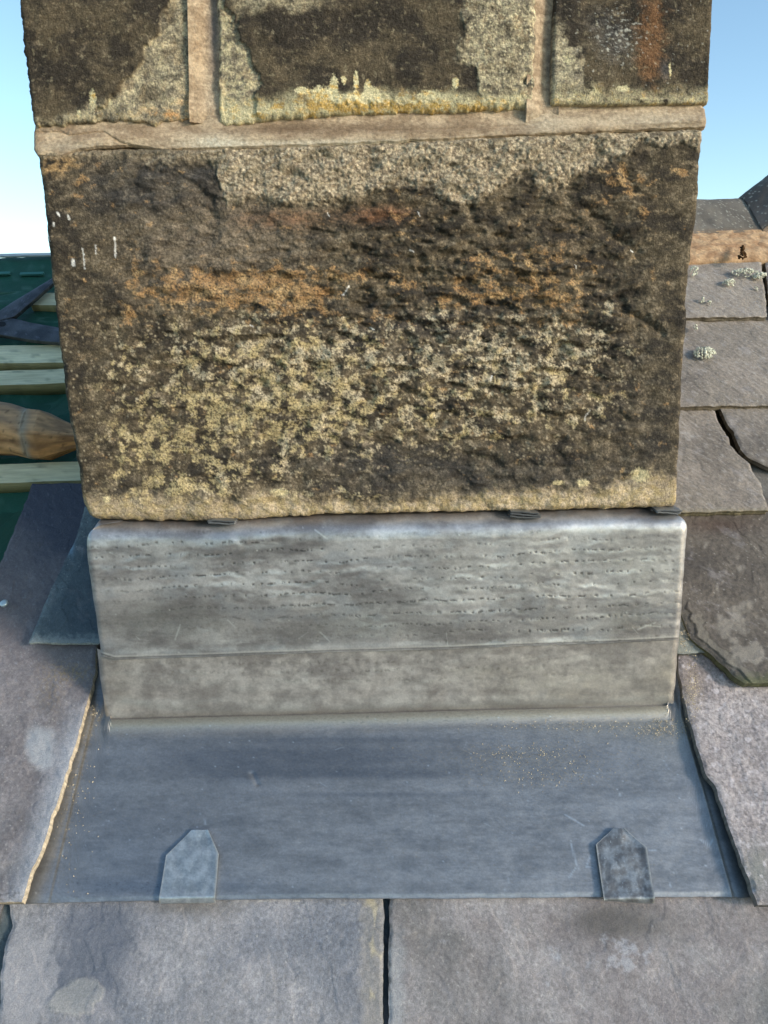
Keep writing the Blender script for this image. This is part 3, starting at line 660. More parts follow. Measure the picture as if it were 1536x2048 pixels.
    bc = mix(Z + TANC, Z + lin((176, 156, 116)), ss(-.4, .4, f2)); C = mix(C, bc, bot * (.75 + .25 * ss(-.6, .0, f4)) * (.45 + .55 * ss(-.1, .7, .4 * f2 + blob(U, V_, [(600, 1010, 150, 30, 1), (850, 1020, 200, 20, 1), (1150, 1000, 200, 40, 1.2), (250, 1020, 150, 20, .5)]))))
    C = mix(C, Z + lin((226, 208, 160)), ss(.35, .7, blob(U, V_, [(1165, 965, 16, 8, 1), (1115, 965, 14, 6, 1), (1280, 950, 22, 16, 1), (215, 998, 10, 8, 1), (560, 985, 26, 12, .8), (125, 1010, 0.1, 1, 0)]) + .3 * f4) * .8)
    Uw = U; Vw = V_; U = U + 1.8 * fbm(U / 6, V_ / 9, 99, 3); wh = np.maximum.reduce([seg(U, V_, [(145, 521), (147, 530)], 4.5), seg(U, V_, [(165, 497), (170, 537)], 1.6), seg(U, V_, [(191, 490), (192, 508)], 1.5), seg(U, V_, [(228, 474), (231, 515)], 2.0), seg(U, V_, [(115, 425), (119, 432)], 2.5), seg(U, V_, [(137, 432), (139, 438)], 2.5), seg(U, V_, [(107, 446), (108, 452)], 2.5)]
                            + [seg(U, V_, [(a, b_), (a + c, b_ + d_)], 1.5) for a, b_, c, d_ in ((95, 470, 4, 12), (820, 500, 6, 4), (655, 425, 3, 8), (835, 425, 4, 8), (686, 590, 12, -18), (740, 655, 8, 4), (1170, 840, 10, -20), (1265, 500, 4, 3), (1150, 530, 3, 6), (500, 650, 6, 3), (980, 760, 6, -8))])
    U = Uw; C = mix(C, Z + lin((234, 230, 220)), ss(.25, .8, wh + .25 * f4) * .85)
    C = C * (1 + .26 * f3 + .38 * f4)[..., None]
    pit = ss(.1, .6, fbm(U / 64, V_ / 30, 84, 3, .45)); return np.clip(C * (1 - .25 * pit)[..., None], .008, .9)  # pit hollows also shaded by darkening the colour
uLm = pl([(250, 64), (330, 76), (400, 84), (480, 92), (560, 100), (620, 108), (760, 125), (850, 138), (960, 158), (1010, 166), (1030, 176), (1050, 195)])
uRm = pl([(250, 1408), (300, 1405), (380, 1400), (440, 1396), (500, 1386), (560, 1379), (610, 1374), (650, 1376), (740, 1368), (830, 1364), (920, 1360), (1030, 1354)])
stone('stone_block', uLm, uRm, pl([(60, 297), (430, 294), (800, 283), (1100, 262), (1410, 256)]), pl([(165, 1042), (400, 1044), (470, 1040), (620, 1030), (1000, 1024), (1355, 1016)]), (420, 720), h_main, c_main, 40,
      'wide soot-dark block with orange and yellow lichen above the lead', Rpx=15)
# --- top course
def h_top(U, V_):
    tl, tc, tr = U < 410, (U >= 410) & (U < 1090), U >= 1090
    st = 0
    w = 24 * fbm(V_ / 46, U / 46, 131, 5, .55)
    # spalled zones (lower by a step)
    e1 = ss(-3, 3, U - np.interp(V_, [0, 60, 110, 150, 200, 250], [330, 310, 290, 260, 215, 170]) + w) * tl
    e2 = ss(3, -3, U - np.interp(V_, [0, 30, 60, 110, 150, 240], [440, 460, 470, 500, 515, 517]) + w) * tc
    e3 = ss(-3, 3, U - np.interp(V_, [-50, 60, 90, 130, 160, 220], [935, 925, 912, 935, 955, 960]) + w) * tc
    return 3 * fbm(U / 220, V_ / 200, 133, 2) + 1.6 * fbm(U / 60, V_ / 60, 134, 4) - 3.0 * e1 - 3.0 * e2 + 1.0 * e3 + rough(U, V_, 135, .8) * (.7 + .8 * np.clip(e1 + e2 + e3, 0, 1)) \
        + 2.2 * blob(U, V_, [(760, 205, 170, 14, 1)]) * (1 + fbm(U / 14, V_ / 14, 3, 3)) - 4 * seg(U, V_, [(1060, 155), (1050, 162)], 8)
def c_top(U, V_, H):
    Z = np.zeros(U.shape + (3,)); w = 24 * fbm(V_ / 46, U / 46, 131, 5, .55)
    f2 = fbm(U / 22, V_ / 16, 141, 4, .65); f3 = noise(U / 3.2, V_ / 3.2, 142); f4 = fbm(U / 5, V_ / 5, 143, 3, .7); f1 = fbm(U / 90, V_ / 90, 144, 4)
    C = mix(Z + DARK2, Z + DARK, ss(-.4, .5, f1 + .4 * f2)); C = mix(C, Z + MID, ss(.2, .9, f2 + .5 * f4) * .35)
    tl, tc, tr = U < 410, (U >= 410) & (U < 1090), U >= 1090
    e1 = ss(-4, 4, U - np.interp(V_, [0, 60, 110, 150, 200, 250], [330, 310, 290, 260, 225, 190]) + w) * tl
    e2 = ss(3, -3, U - np.interp(V_, [0, 30, 60, 110, 150, 240], [440, 460, 470, 500, 515, 517]) + w) * tc
    e3 = ss(-8, 8, U - np.interp(V_, [-50, 60, 90, 130, 160, 220], [935, 925, 912, 935, 955, 960]) + w * 1.6) * tc
    e4 = ss(6, -6, U - np.interp(V_, [0, 60, 100, 160, 220], [1120, 1125, 1150, 1160, 1165]) + w * 1.6) * tr * ss(20, 90, V_ + w)
    c_p = mix(Z + lin((142, 132, 112)), Z + lin((192, 178, 144)), ss(-.5, .5, f2 + .5 * f4)); c_p = mix(c_p, Z + lin((92, 86, 75)), ss(-.05, .45, fbm(U / 40, V_ / 34, 147, 5, .6)) * .7); c_p = mix(c_p, Z + lin((188, 158, 116)), ss(.1, .6, fbm(U / 30, V_ / 50, 157, 4)) * .35)
    cc = cells(U / 6, V_ / 6, 148); g3 = mix(c_p, Z + lin((206, 194, 158)), (cc[1] > .6) * ss(.45, .2, cc[0])); g3 = g3 * (1 - .15 * ss(.5, .8, cc[0]) + .2 * f2)[..., None]
    br = ss(-.5, .1, fbm(U / 55, V_ / 60, 159, 5, .6)); C = mix(C, c_p, e1 * (.35 + .6 * br)); C = mix(C, mix(c_p, Z + lin((206, 192, 150)), ss(-.2, .5, f2) * .6), e2 * .95); C = mix(C, g3, e3 * (.45 + .5 * br)); C = mix(C, c_p * 1.15, e4 * .9)
    C = mix(C, g3, ss(28, 8, V_ + w * .8) * ss(450, 480, U) * ss(690, 600, U + w) * .6)
    C = mix(C, Z + lin((130, 94, 64)), ss(.25, 1.1, blob(U, V_, [(1305, 60, 34, 110, 1.0), (1290, 120, 20, 40, .6)]) + .5 * f2 + .2 * f4) * .75)
    C = mix(C, Z + BLU * .8, ss(.35, 1.2, blob(U, V_, [(1230, 90, 60, 70, .8), (1330, 140, 16, 30, .9), (1180, 30, 50, 50, .4)]) + .3 * f2) * .55)
    sp = blob(U, V_, [(602, 182, 16, 10, 1.1), (640, 190, 20, 24, 1.0), (668, 170, 9, 24, 1.2), (688, 160, 7, 10, 1.1), (712, 160, 6, 20, 1.3), (735, 175, 8, 20, 1.2), (750, 185, 10, 14, 1), (712, 200, 70, 16, 1.1), (911, 166, 8, 14, 1.2), (860, 190, 40, 18, .8), (185, 200, 9, 28, 1.1), (220, 205, 8, 12, .9), (158, 230, 8, 14, 1),
                      (1245, 178, 16, 8, 1.2), (1190, 185, 20, 14, .8), (1135, 120, 18, 22, .7), (1340, 140, 4, 22, .9)])
    bt = ss(-26, 8, V_ - np.interp(U, [60, 150, 240, 400, 430, 520, 600, 850, 1070, 1100, 1250, 1425], [262, 235, 205, 200, 200, 215, 200, 196, 205, 185, 192, 196]) + w * .8)
    yc = mix(Z + lin((226, 214, 168)), Z + lin((206, 170, 96)), ss(.0, .6, f2 + blob(U, V_, [(780, 215, 200, 10, .8), (640, 200, 30, 12, .6)])))
    C = mix(C, yc, ss(.5, .8, sp + .35 * f4) * .92); C = mix(C, mix(yc, c_p, ss(-.3, .3, f4 - .3 * tc + .4 * tl)), bt * .85 * ss(-.8, .0, f2 + .5 * f4 + .45 * tc))
    C = mix(C, Z + lin((206, 150, 92)), blob(U, V_, [(330, 228, 50, 14, .8), (370, 210, 14, 30, .5)]) * ss(-.3, .4, f2))
    C = mix(C, Z + lin((196, 194, 180)), ss(.55, .85, fbm(U / 10, V_ / 7, 149, 3) + .5 * blob(U, V_, [(1240, 70, 60, 50, 1)])) * tr * .6)
    sx = cells(U / 16, V_ / 16, 150); C = mix(C, Z + lin((200, 186, 150)), ss(.42, .62, fbm(U / 12, V_ / 12, 158, 3)) * .22)
    C = C * (1 + .26 * f3 + .38 * f4 + .22 * f2)[..., None]
    return np.clip(C, .008, .9)
VT = pl([(0, -190), (1536, -190)])
stone('stone_block', pl([(-190, 12), (0, 35), (100, 45), (250, 64)]), pl([(-190, 375), (0, 384), (120, 392), (200, 394), (250, 388)]), VT, pl([(60, 252), (130, 246), (240, 240), (300, 250), (330, 242), (390, 236)]), (250, 230), h_top, c_top, 50,
      'dark block with spalled pale right edge, upper left of the stack', jit=7, Rpx=13)
stone('stone_block', pl([(-190, 418), (0, 432), (60, 436), (240, 436)]), pl([(-190, 1082), (0, 1074), (150, 1070), (230, 1066)]), VT, pl([(435, 246), (470, 250), (540, 240), (700, 228), (900, 224), (1070, 216)]), (250, 400), h_top, c_top, 60,
      'dark block fringed with yellow lichen, middle of the upper course', jit=7, Rpx=13)
stone('stone_block', pl([(-190, 1118), (0, 1110), (60, 1106), (210, 1103)]), pl([(-190, 1440), (0, 1427), (100, 1422), (210, 1419)]), VT, pl([(1100, 210), (1250, 210), (1425, 206)]), (250, 220), h_top, c_top, 70,
      'dark block with rusty stain, upper right of the stack', Rpx=8, jit=2)
# course above the frame
for (a, b_) in ((-12, 700), (722, 1470)):
    stone('stone_block', pl([(-700, a - 40), (-215, a + 20)] if a < 0 else [(-700, a), (-215, a)]), pl([(-700, b_), (-215, b_)] if b_ < 1000 else [(-700, 1474), (-215, 1440)]), pl([(0, -700), (1, -700)]), pl([(0, -215), (1, -215)]), (60, 80), lambda U, V_: 3 * fbm(U / 90, V_ / 90, 9, 4), lambda U, V_, H: c_top(U * 0 + 700 + (U % 150), V_ % 90, H), 77, None)

# --- mortar: sheet behind the top course, bed joint
def mortar_c(U, V_, seed=1):
    Z = np.zeros(U.shape + (3,)); n = fbm(U / 60, V_ / 26, 160 + seed, 5, .6) + .10 * fbm(U / 120, V_ / 6, 170 + seed, 3) + .4 * fbm(U / 9, V_ / 9, 169, 3); n2 = fbm(U / 6, V_ / 6, 163, 3)
    C = mix(Z + lin((150, 129, 104)), Z + lin((194, 172, 142)), ss(-.4, .5, n)); C = mix(C, Z + lin((196, 184, 160)), blob(U, V_, [(430, 285, 60, 18, .9), (760, 288, 320, 9, 1.0), (140, 295, 80, 10, .4), (1090, 250, 60, 30, .5), (1300, 240, 120, 20, .4), (420, 190, 20, 50, .3)]) * (1 + .5 * n2))
    C = mix(C, Z + lin((112, 92, 72)), blob(U, V_, [(560, 256, 90, 14, .9), (800, 258, 260, 12, .9), (300, 262, 200, 8, .3), (250, 250, 60, 5, .6)]) * .7)  # shade in the recess under the stones, painted dark brown
    C = mix(C, Z + lin((184, 150, 110)), blob(U, V_, [(392, 100, 10, 60, .35)]) * ss(-.5, .4, n2))  # lit left side of the left joint, painted tan
    C = mix(C, Z + lin((84, 84, 88)), blob(U, V_, [(424, 50, 10, 110, .8), (1100, 120, 6, 80, .4)]))  # shaded right side of both joints, painted dark
    return C * (1 + .22 * n2 + .14 * noise(U / 2.6, V_ / 2.6, 168))[..., None]
def bed():
    uu = np.linspace(0, 1, 700)[None, :]; vv = np.linspace(0, 1, 80)[:, None]
    um = 62 + 1350 * uu
    t_ = np.interp(um, [60, 400, 900, 1415], [235, 228, 212, 200]) + 0 * vv; b_ = np.interp(um, [60, 120, 160, 260, 330, 700, 1100, 1415], [316, 316, 300, 292, 302, 290, 271, 256]) + 3 * fbm(um / 30, 0 * um, 3, 3)
    V_ = t_ + (b_ - t_) * vv
    l_ = np.interp(V_, [220, 262, 285, 300, 320], [64, 60, 64, 66, 78]); r_ = np.interp(V_, [200, 215, 222, 240, 256, 260], [1408, 1418, 1417, 1416, 1414, 1404])
    U = l_ + (r_ - l_) * uu
    T = (V_ - t_) / (b_ - t_)
    H = -5.5 + 6.3 * ss(.15, .80, T) - 2.5 * ss(.93, 1.0, T) + .35 * fbm(U / 120, V_ / 22, 171, 3) + .5 * fbm(U / 30, V_ / 20, 174, 4) + .35 * fbm(U / 9, V_ / 6, 172, 3)
    H = H - 1.4 * seg(U, V_ + 2 * fbm(U / 12, V_, 8, 2), [(66, 262), (120, 262), (135, 270), (150, 268), (205, 262), (240, 285), (290, 298)], 2.0) + 1.5 * ss(240, 200, U) * ss(.5, .9, T)
    H = H - .8 * seg(U, V_, [(760, 262), (1050, 252), (1090, 240)], 3) + 1.0 * seg(U, V_, [(430, 297), (700, 296), (860, 290), (1000, 270), (1400, 240)], 6)
    de = np.minimum(U - l_, r_ - U); q = np.clip(1 - de / 10, 0, 1)
    G = P(U, V_, 0.0); G[..., 1] += -H * .001 + .006 * (1 - np.sqrt(1 - q * q))
    pillow('mortar_bed', G, mortar_c(U, V_), [yback(.03), yback(.1), yback(DEP - .005)], M_mortar, chim)
bed()
def perp(uc, seed, wd=34):
    uu = np.linspace(-1, 1, 60)[None, :]; vv = np.linspace(-200, 244, 300)[:, None]
    U = uc(vv) + wd * uu; V_ = vv + 0 * uu
    H = -7.5 + 2.2 * uu * 0 + 4.0 * uu ** 2 - 2.5 * ss(.0, .6, uu) + 3.2 * ss(.1, -.6, uu) + .6 * fbm(U / 30, V_ / 34, seed, 4) - 3.0 * ss(222, 242, V_) + 3.0 * ss(170, 225, V_) + .35 * fbm(U / 5, V_ / 5, seed + 3, 3)
    G = P(U, V_, 0.0); G[..., 1] -= H * .001
    pillow('mortar_joint', G, mortar_c(U, V_, 5), [yback(.03), yback(.09)], M_mortar, chim)
perp(pl([(-200, 396), (0, 408), (250, 413)]), 181)
perp(pl([(-200, 1100), (0, 1092), (250, 1085)]), 191)
# core of the stack behind the joints
c0 = P(190, 1030, 0)[0] + .004; c1 = P(1340, 1030, 0)[0] - .004; zt_ = P(700, -210, 0)[2]; zb_ = ZJ - 0.02
Vc = [(c0, .022, zb_), (c1, .022, zb_), (c1, DEP - .01, zb_), (c0, DEP - .01, zb_)]; Vc += [(a, b, zt_ - .01) for a, b, _ in Vc]
mesh_obj('mortar_core', Vc, [[0, 1, 5, 4], [1, 2, 6, 5], [2, 3, 7, 6], [3, 0, 4, 7], [4, 5, 6, 7], [3, 2, 1, 0]], col=np.zeros((8, 3)) + lin((128, 98, 78)), mat=M_mortar, parent=chim, smooth=False)

# ------------------------------------------------------------------ lead
LA, LB, LCC = lin((180, 176, 174)), lin((210, 206, 202)), lin((146, 142, 140))
def dashes(U, V_, sp, seed, wdt=2.0, sl=0.03, thr=.05, ln=13):
    V_ = V_ + 7 * fbm(U / 90, V_ / 60, seed + 9, 3)
    t = (V_ + sl * U + 5 * fbm(U / 160, V_ / 200, seed, 2)) / sp; row = np.round(t); off = (t - row) * sp + 1.5 * noise(U / 18, row * 3.7, seed + 2)
    rs = _h(row, row * 0, seed + 5); k = ss(thr, thr + .25, noise(U / ln, row * 7.31, seed + 1) + .35 * noise(U / 90, row * 2.1, seed + 4) - .25 * (rs - .5))
    wv = wdt * (1 + .7 * noise(U / 7, V_ / 7, seed + 15)); k = k * ss(-.5, .1, noise(U / 5, V_ / 4, seed + 16) + .1)
    return np.exp(-(off / np.maximum(.5, wv)) ** 2) * k, off, row
def wrapgrid(prof, xl, xr, yf, ru, nside, ncorn, nfront, ydeep):
    """path round the chimney: returns x,y of path and 'front-ness'"""
    pts = []
    ys = np.linspace(ydeep, yf + ru, nside)
    for y in ys[:-1]: pts.append((xl, y))
    for k in range(ncorn): a = math.pi + (math.pi / 2) * k / (ncorn - 1); pts.append((xl + ru + ru * math.cos(a), yf + ru + ru * math.sin(a)))
    for x in np.linspace(xl + ru, xr - ru, nfront)[1:-1]: pts.append((x, yf))
    for k in range(ncorn): a = 1.5 * math.pi + (math.pi / 2) * k / (ncorn - 1); pts.append((xr - ru + ru * math.cos(a), yf + ru + ru * math.sin(a)))
    for y in ys[::-1][1:]: pts.append((xr, y))
    return np.array(pts)
def path_normals(p):
    d = np.gradient(p, axis=0); d /= np.maximum(1e-9, np.linalg.norm(d, axis=1))[:, None]
    return np.stack([d[:, 1], -d[:, 0]], -1)      # outward (front = -Y)
YF = -0.014
def lead_cover():
    xl = float(P(172, 1120, YF)[0]); xr = float(P(1374, 1120, YF)[0])
    path = wrapgrid(None, xl, xr, YF, .009, 14, 10, 700, .30); nrm = path_normals(path)
    # stone underside line and hem line as functions of x
    zs = lambda x: np.interp(x, *[np.array(q) for q in zip(*[(float(P(u, v, 0)[0]), float(P(u, v, 0)[2])) for u, v in ((165, 1044), (400, 1046), (470, 1042), (620, 1033), (1000, 1027), (1355, 1018))])])
    zh = lambda x: np.interp(x, *[np.array(q) for q in zip(*[(float(P(u, v, YF)[0]), float(P(u, v, YF)[2])) for u, v in ((186, 1306), (230, 1318), (600, 1306), (900, 1297), (1352, 1279))])])
    # profile (inset, dz) from joint to face
    pr = [(.040, .0005), (.026, -.0010), (.015, -.0030), (.0095, -.0060), (.0055, -.0090), (.0028, -.0120), (.0012, -.0155), (.0003, -.0195), (0, -.024)]
    pr = np.array(pr); tt = np.linspace(0, 1, 26); prf = np.stack([np.interp(tt, np.linspace(0, 1, 9), pr[:, 0]), np.interp(tt, np.linspace(0, 1, 9), pr[:, 1])], -1)
    for _ in range(3): prf[1:-1] = (prf[:-2] + 2 * prf[1:-1] + prf[2:]) / 4
    n = len(path); X = path[:, 0]
    rows = []
    nd = 190
    xx = np.clip(X, xl + .01, xr - .01)
    cornin = np.minimum(np.abs(X - xl), np.abs(X - xr))
    for ins, dz in prf:
        rows.append(np.stack([X - nrm[:, 0] * ins, path[:, 1] - nrm[:, 1] * ins, zs(xx) + dz + .0012 * fbm(X * 14, X * 0, 3, 3)], -1))
    zt = rows[-1][:, 2]; zb = zh(xx)
    # left hem corner cut up diagonally
    zb = zb + np.where(path[:, 1] > YF + .004, .006 + (path[:, 1] - YF) * .8, 0) * (1 - ss(xl + .001, xl + .03, X) * ss(xr - .001, xr - .03, X))
    zb = np.minimum(zb, zt - .01)
    for t in np.linspace(0, 1, nd)[1:]:
        rows.append(np.stack([X, path[:, 1], zt + (zb - zt) * t], -1))
    G = np.array(rows); U, V_ = px(G)
    d1, off, row = dashes(U, V_, 22, 201, 2.3, .035, .04, 8)
    str_ = np.clip(blob(U, V_, [(700, 1150, 420, 70, .6), (1150, 1150, 200, 90, 1.0), (500, 1140, 250, 60, .8), (350, 1110, 200, 30, .9), (900, 1240, 400, 50, .5), (1150, 1260, 200, 20, .4)]) + .15, 0, 1)
    scal = ss(-6, 8, off) * ss(12, 2, off)
    d2 = (V_ > 1060) * (V_ < 1285) * d1 * str_
    sc2 = ss(.05, .5, noise(U / 26, row * 5.1, 207)) * np.exp(-((off - 5) / 5) ** 2) * str_ * (V_ > 1100)
    bump = .0020 * fbm(X[None, :] * 7 + 0 * V_, V_ / 130, 210, 2) + .0003 * fbm(U / 60, V_ / 45, 211, 3) - .0003 * d2 - .0001 * sc2 + .00006 * fbm(U / 8, V_ / 6, 212, 3)
    bump = bump - .0009 * seg(U, V_, [(460, 1060), (490, 1090), (560, 1085)], 8) + .0012 * blob(U, V_, [(460, 1080, 50, 18, 1)])
    bump = bump + .00028 * np.sin((V_ + .035 * U + 9 * fbm(U / 50, V_ / 60, 214, 3)) / 22 * 6.283) * ss(-.3, .5, fbm(U / 60, V_ / 40, 215, 3)) * str_
    bump = bump + .0006 * ss(np.interp(U, [186, 1352], [1298, 1266]), np.interp(U, [186, 1352], [1312, 1280]), V_)
    fade = np.concatenate([np.linspace(.15, 1, len(prf)), np.ones(nd - 1)])[:, None]
    nn = np.stack([nrm[:, 0], nrm[:, 1], 0 * X], -1)[None]
    G = G + nn * (bump * fade)[..., None]
    Z = np.zeros(G.shape); f = fbm(U / 170, V_ / 60, 220, 5, .6) + .12 * fbm(U / 150, V_ / 12, 225, 3); f2 = fbm(U / 30, V_ / 30, 221, 4, .6); f3 = fbm(U / 7, V_ / 5, 222, 3)
    C = mix(Z + LCC, Z + LB, ss(-.55, .55, f + .35 * f2)); C = mix(C, Z + lin((176, 180, 184)), ss(0, .6, fbm(U / 80, V_ / 50, 223, 4)) * .5)
    C = mix(C, Z + lin((124, 121, 113)), np.clip(blob(U, V_, [(330, 1240, 160, 46, .9), (450, 1090, 180, 26, .5), (700, 1240, 200, 40, .5), (1260, 1240, 60, 30, .8), (1100, 1230, 60, 30, .5), (850, 1260, 300, 24, .4)]) * (1 + .6 * f2 + .3 * f), 0, 1) * .6)
    C = mix(C, Z + lin((220, 220, 214)), np.clip(blob(U, V_, [(1080, 1110, 220, 50, .6), (880, 1180, 150, 60, .35), (1280, 1140, 80, 70, .5)]) * (1 + .5 * f2), 0, 1) * .5)
    C = mix(C, Z + lin((78, 77, 74)), d2 * .85); C = mix(C, Z + lin((112, 110, 106)), np.clip(sc2 * (.6 + 1.2 * f2), 0, 1) * .6)  # shade of the dents and scallops, painted as dark colour
    C = mix(C, Z + lin((118, 96, 78)), np.clip(1 - ss(0, .012, zs(xx)[None] + 0 - G[..., 2] + .002) , 0, 1) * .5 * ss(0, .5, f2 + .4))  # reddish reflection near the joint, painted brown on the lead
    hl = V_ - np.interp(U, [186, 230, 600, 900, 1352], [1300, 1312, 1300, 1291, 1273]); C = mix(C, Z + lin((216, 212, 204)), np.exp(-((hl - 0) / 1.6) ** 2) * .6); C = mix(C, Z + lin((90, 88, 84)), np.exp(-((hl - 3.2) / 1.4) ** 2) * .55)  # highlight and shadow line of the hem, painted into the colour
    sc = 0
    rg = random.Random(8)
    for k in range(34):
        x0 = rg.uniform(200, 1330); y0 = rg.uniform(1075, 1285); a = rg.uniform(-.6, 2.2); l = rg.uniform(5, 26)
        sc = np.maximum(sc, seg(U, V_, [(x0, y0), (x0 + l * math.cos(a), y0 + l * math.sin(a))], .8) * rg.uniform(.3, .9))
    for pts in ([(455, 1240), (470, 1255)], [(350, 1280), (360, 1250)], [(640, 1265), (660, 1284)], [(1275, 1258), (1310, 1245)], [(1290, 1250), (1320, 1253)], [(630, 1060), (655, 1078)], [(520, 1085), (555, 1087)]):
        sc = np.maximum(sc, seg(U, V_, pts, 1.4))
    spk = cells(U / 15, V_ / 15, 230); sc = np.maximum(sc, (spk[1] > .965) * ss(.14, .07, spk[0]))
    C = mix(C, Z + lin((214, 214, 208)), sc * .6); C = C * (1 + .10 * f3)[..., None]
    # hem ring: thickness
    m = len(rows)
    ins = G[-1] - nn[0] * .003
    ins2 = ins + np.array([0, 0, .004])
    G = np.concatenate([G, (G[-1] - nn[0] * .0003 - np.array([0, 0, .0006]))[None], ins[None], ins2[None]]); C = np.concatenate([C, C[-1:] * 1.1, C[-1:] * .8, C[-1:] * .8])
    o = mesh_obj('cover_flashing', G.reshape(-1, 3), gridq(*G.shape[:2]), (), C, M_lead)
    tag(o, 'dull grey lead cover flashing dressed round the chimney under the big block', 'flashing')
lead_cover()
apr = empty('apron_flashing', (0, -.01, ZJ)); tag(apr, 'blue-grey lead apron flashing on the roof below the cover flashing', 'flashing')
YU = -0.0095
def upstand():
    xl = float(P(198, 1380, YU)[0]); xr = float(P(1355, 1380, YU)[0])
    path = wrapgrid(None, xl, xr, YU, .010, 12, 10, 640, .16); nrm = path_normals(path); X = path[:, 0]
    xx = np.clip(X, xl + .01, xr - .01)
    zb = ZJ + .0035 - 0 * X; zfl = np.interp(xx, [xl, xr], [float(P(200, 1428, YU)[2]), float(P(1350, 1412, YU)[2])])
    zt = np.interp(xx, [xl, xr], [float(P(200, 1300, YU)[2]), float(P(1350, 1262, YU)[2])])
    base_z = ZJ + YU * TA + .004 / math.cos(AL)
    rows = []
    for t in np.linspace(0, 1, 130):
        z = zt + (base_z - zt) * t
        cove = .0030 * float(ss(.90, 1.0, t)) ** 1.3
        y = path[:, 1]
        fr = ((y < YU + .004)).astype(float)
        rows.append(np.stack([X + nrm[:, 0] * cove * .4, y + nrm[:, 1] * (cove) + .0, z + 0 * X], -1))
    G = np.array(rows); U, V_ = px(G)
    dk, off, row = dashes(U, V_, 19, 241, 3.4, .012, -.06, 10)
    st = np.clip(blob(U, V_, [(750, 1340, 600, 34, .8)]), 0, 1)
    T = np.linspace(0, 1, 130)[:, None] + 0 * U
    bump = .00030 * np.sin((V_ + .012 * U + 8 * fbm(U / 45, V_ / 60, 254, 3)) / 19 * 6.283) * ss(-.3, .5, fbm(U / 60, V_ / 40, 255, 3)) * st + .0012 * fbm(U / 150, V_ / 60, 251, 3) - .00015 * dk * st + .0001 * fbm(U / 30, V_ / 22, 252, 3) - .0006 * np.exp(-((V_ - np.interp(U, [200, 1350], [1400, 1385])) / 10) ** 2)
    G = G + (np.stack([nrm[:, 0], nrm[:, 1], 0 * X], -1)[None]) * (bump * (1 - ss(.85, 1, T)))[..., None]
    Z = np.zeros(G.shape); f = fbm(U / 120, V_ / 70, 260, 5, .6); f2 = fbm(U / 26, V_ / 26, 261, 4, .6); f3 = fbm(U / 7, V_ / 5, 262, 3)
    C = mix(Z + lin((166, 160, 155)), Z + lin((212, 206, 199)), ss(-.5, .6, f + .6 * f2)); C = mix(C, Z + lin((98, 94, 88)), np.clip(dk * st + .5 * np.exp(-((off - 6) / 6) ** 2) * ss(-.1, .4, noise(U / 22, row * 4.4, 270)) * st, 0, 1) * .6)  # dark rows paint the shade of the scalloped dents
    C = mix(C, Z + lin((190, 182, 164)), np.clip(blob(U, V_, [(1150, 1370, 160, 40, .6), (1330, 1360, 30, 60, .6), (240, 1350, 30, 60, .35), (960, 1340, 60, 20, .4)]) * (1 + f2), 0, 1) * .5)
    C = mix(C, Z + lin((178, 178, 172)), np.clip(seg(U, V_, [(215, 1395), (320, 1415), (420, 1422), (1340, 1400)], 7), 0, 1) * .5 * ss(-.6, .3, f2))
    C = mix(C, Z + lin((166, 159, 150)), ss(.80, .97, T + .05 * f2) * .8); C = C * (1 + .10 * f3)[..., None]
    mesh_obj('upstand', G.reshape(-1, 3), gridq(*G.shape[:2]), (), C, M_lead, apr)
upstand()
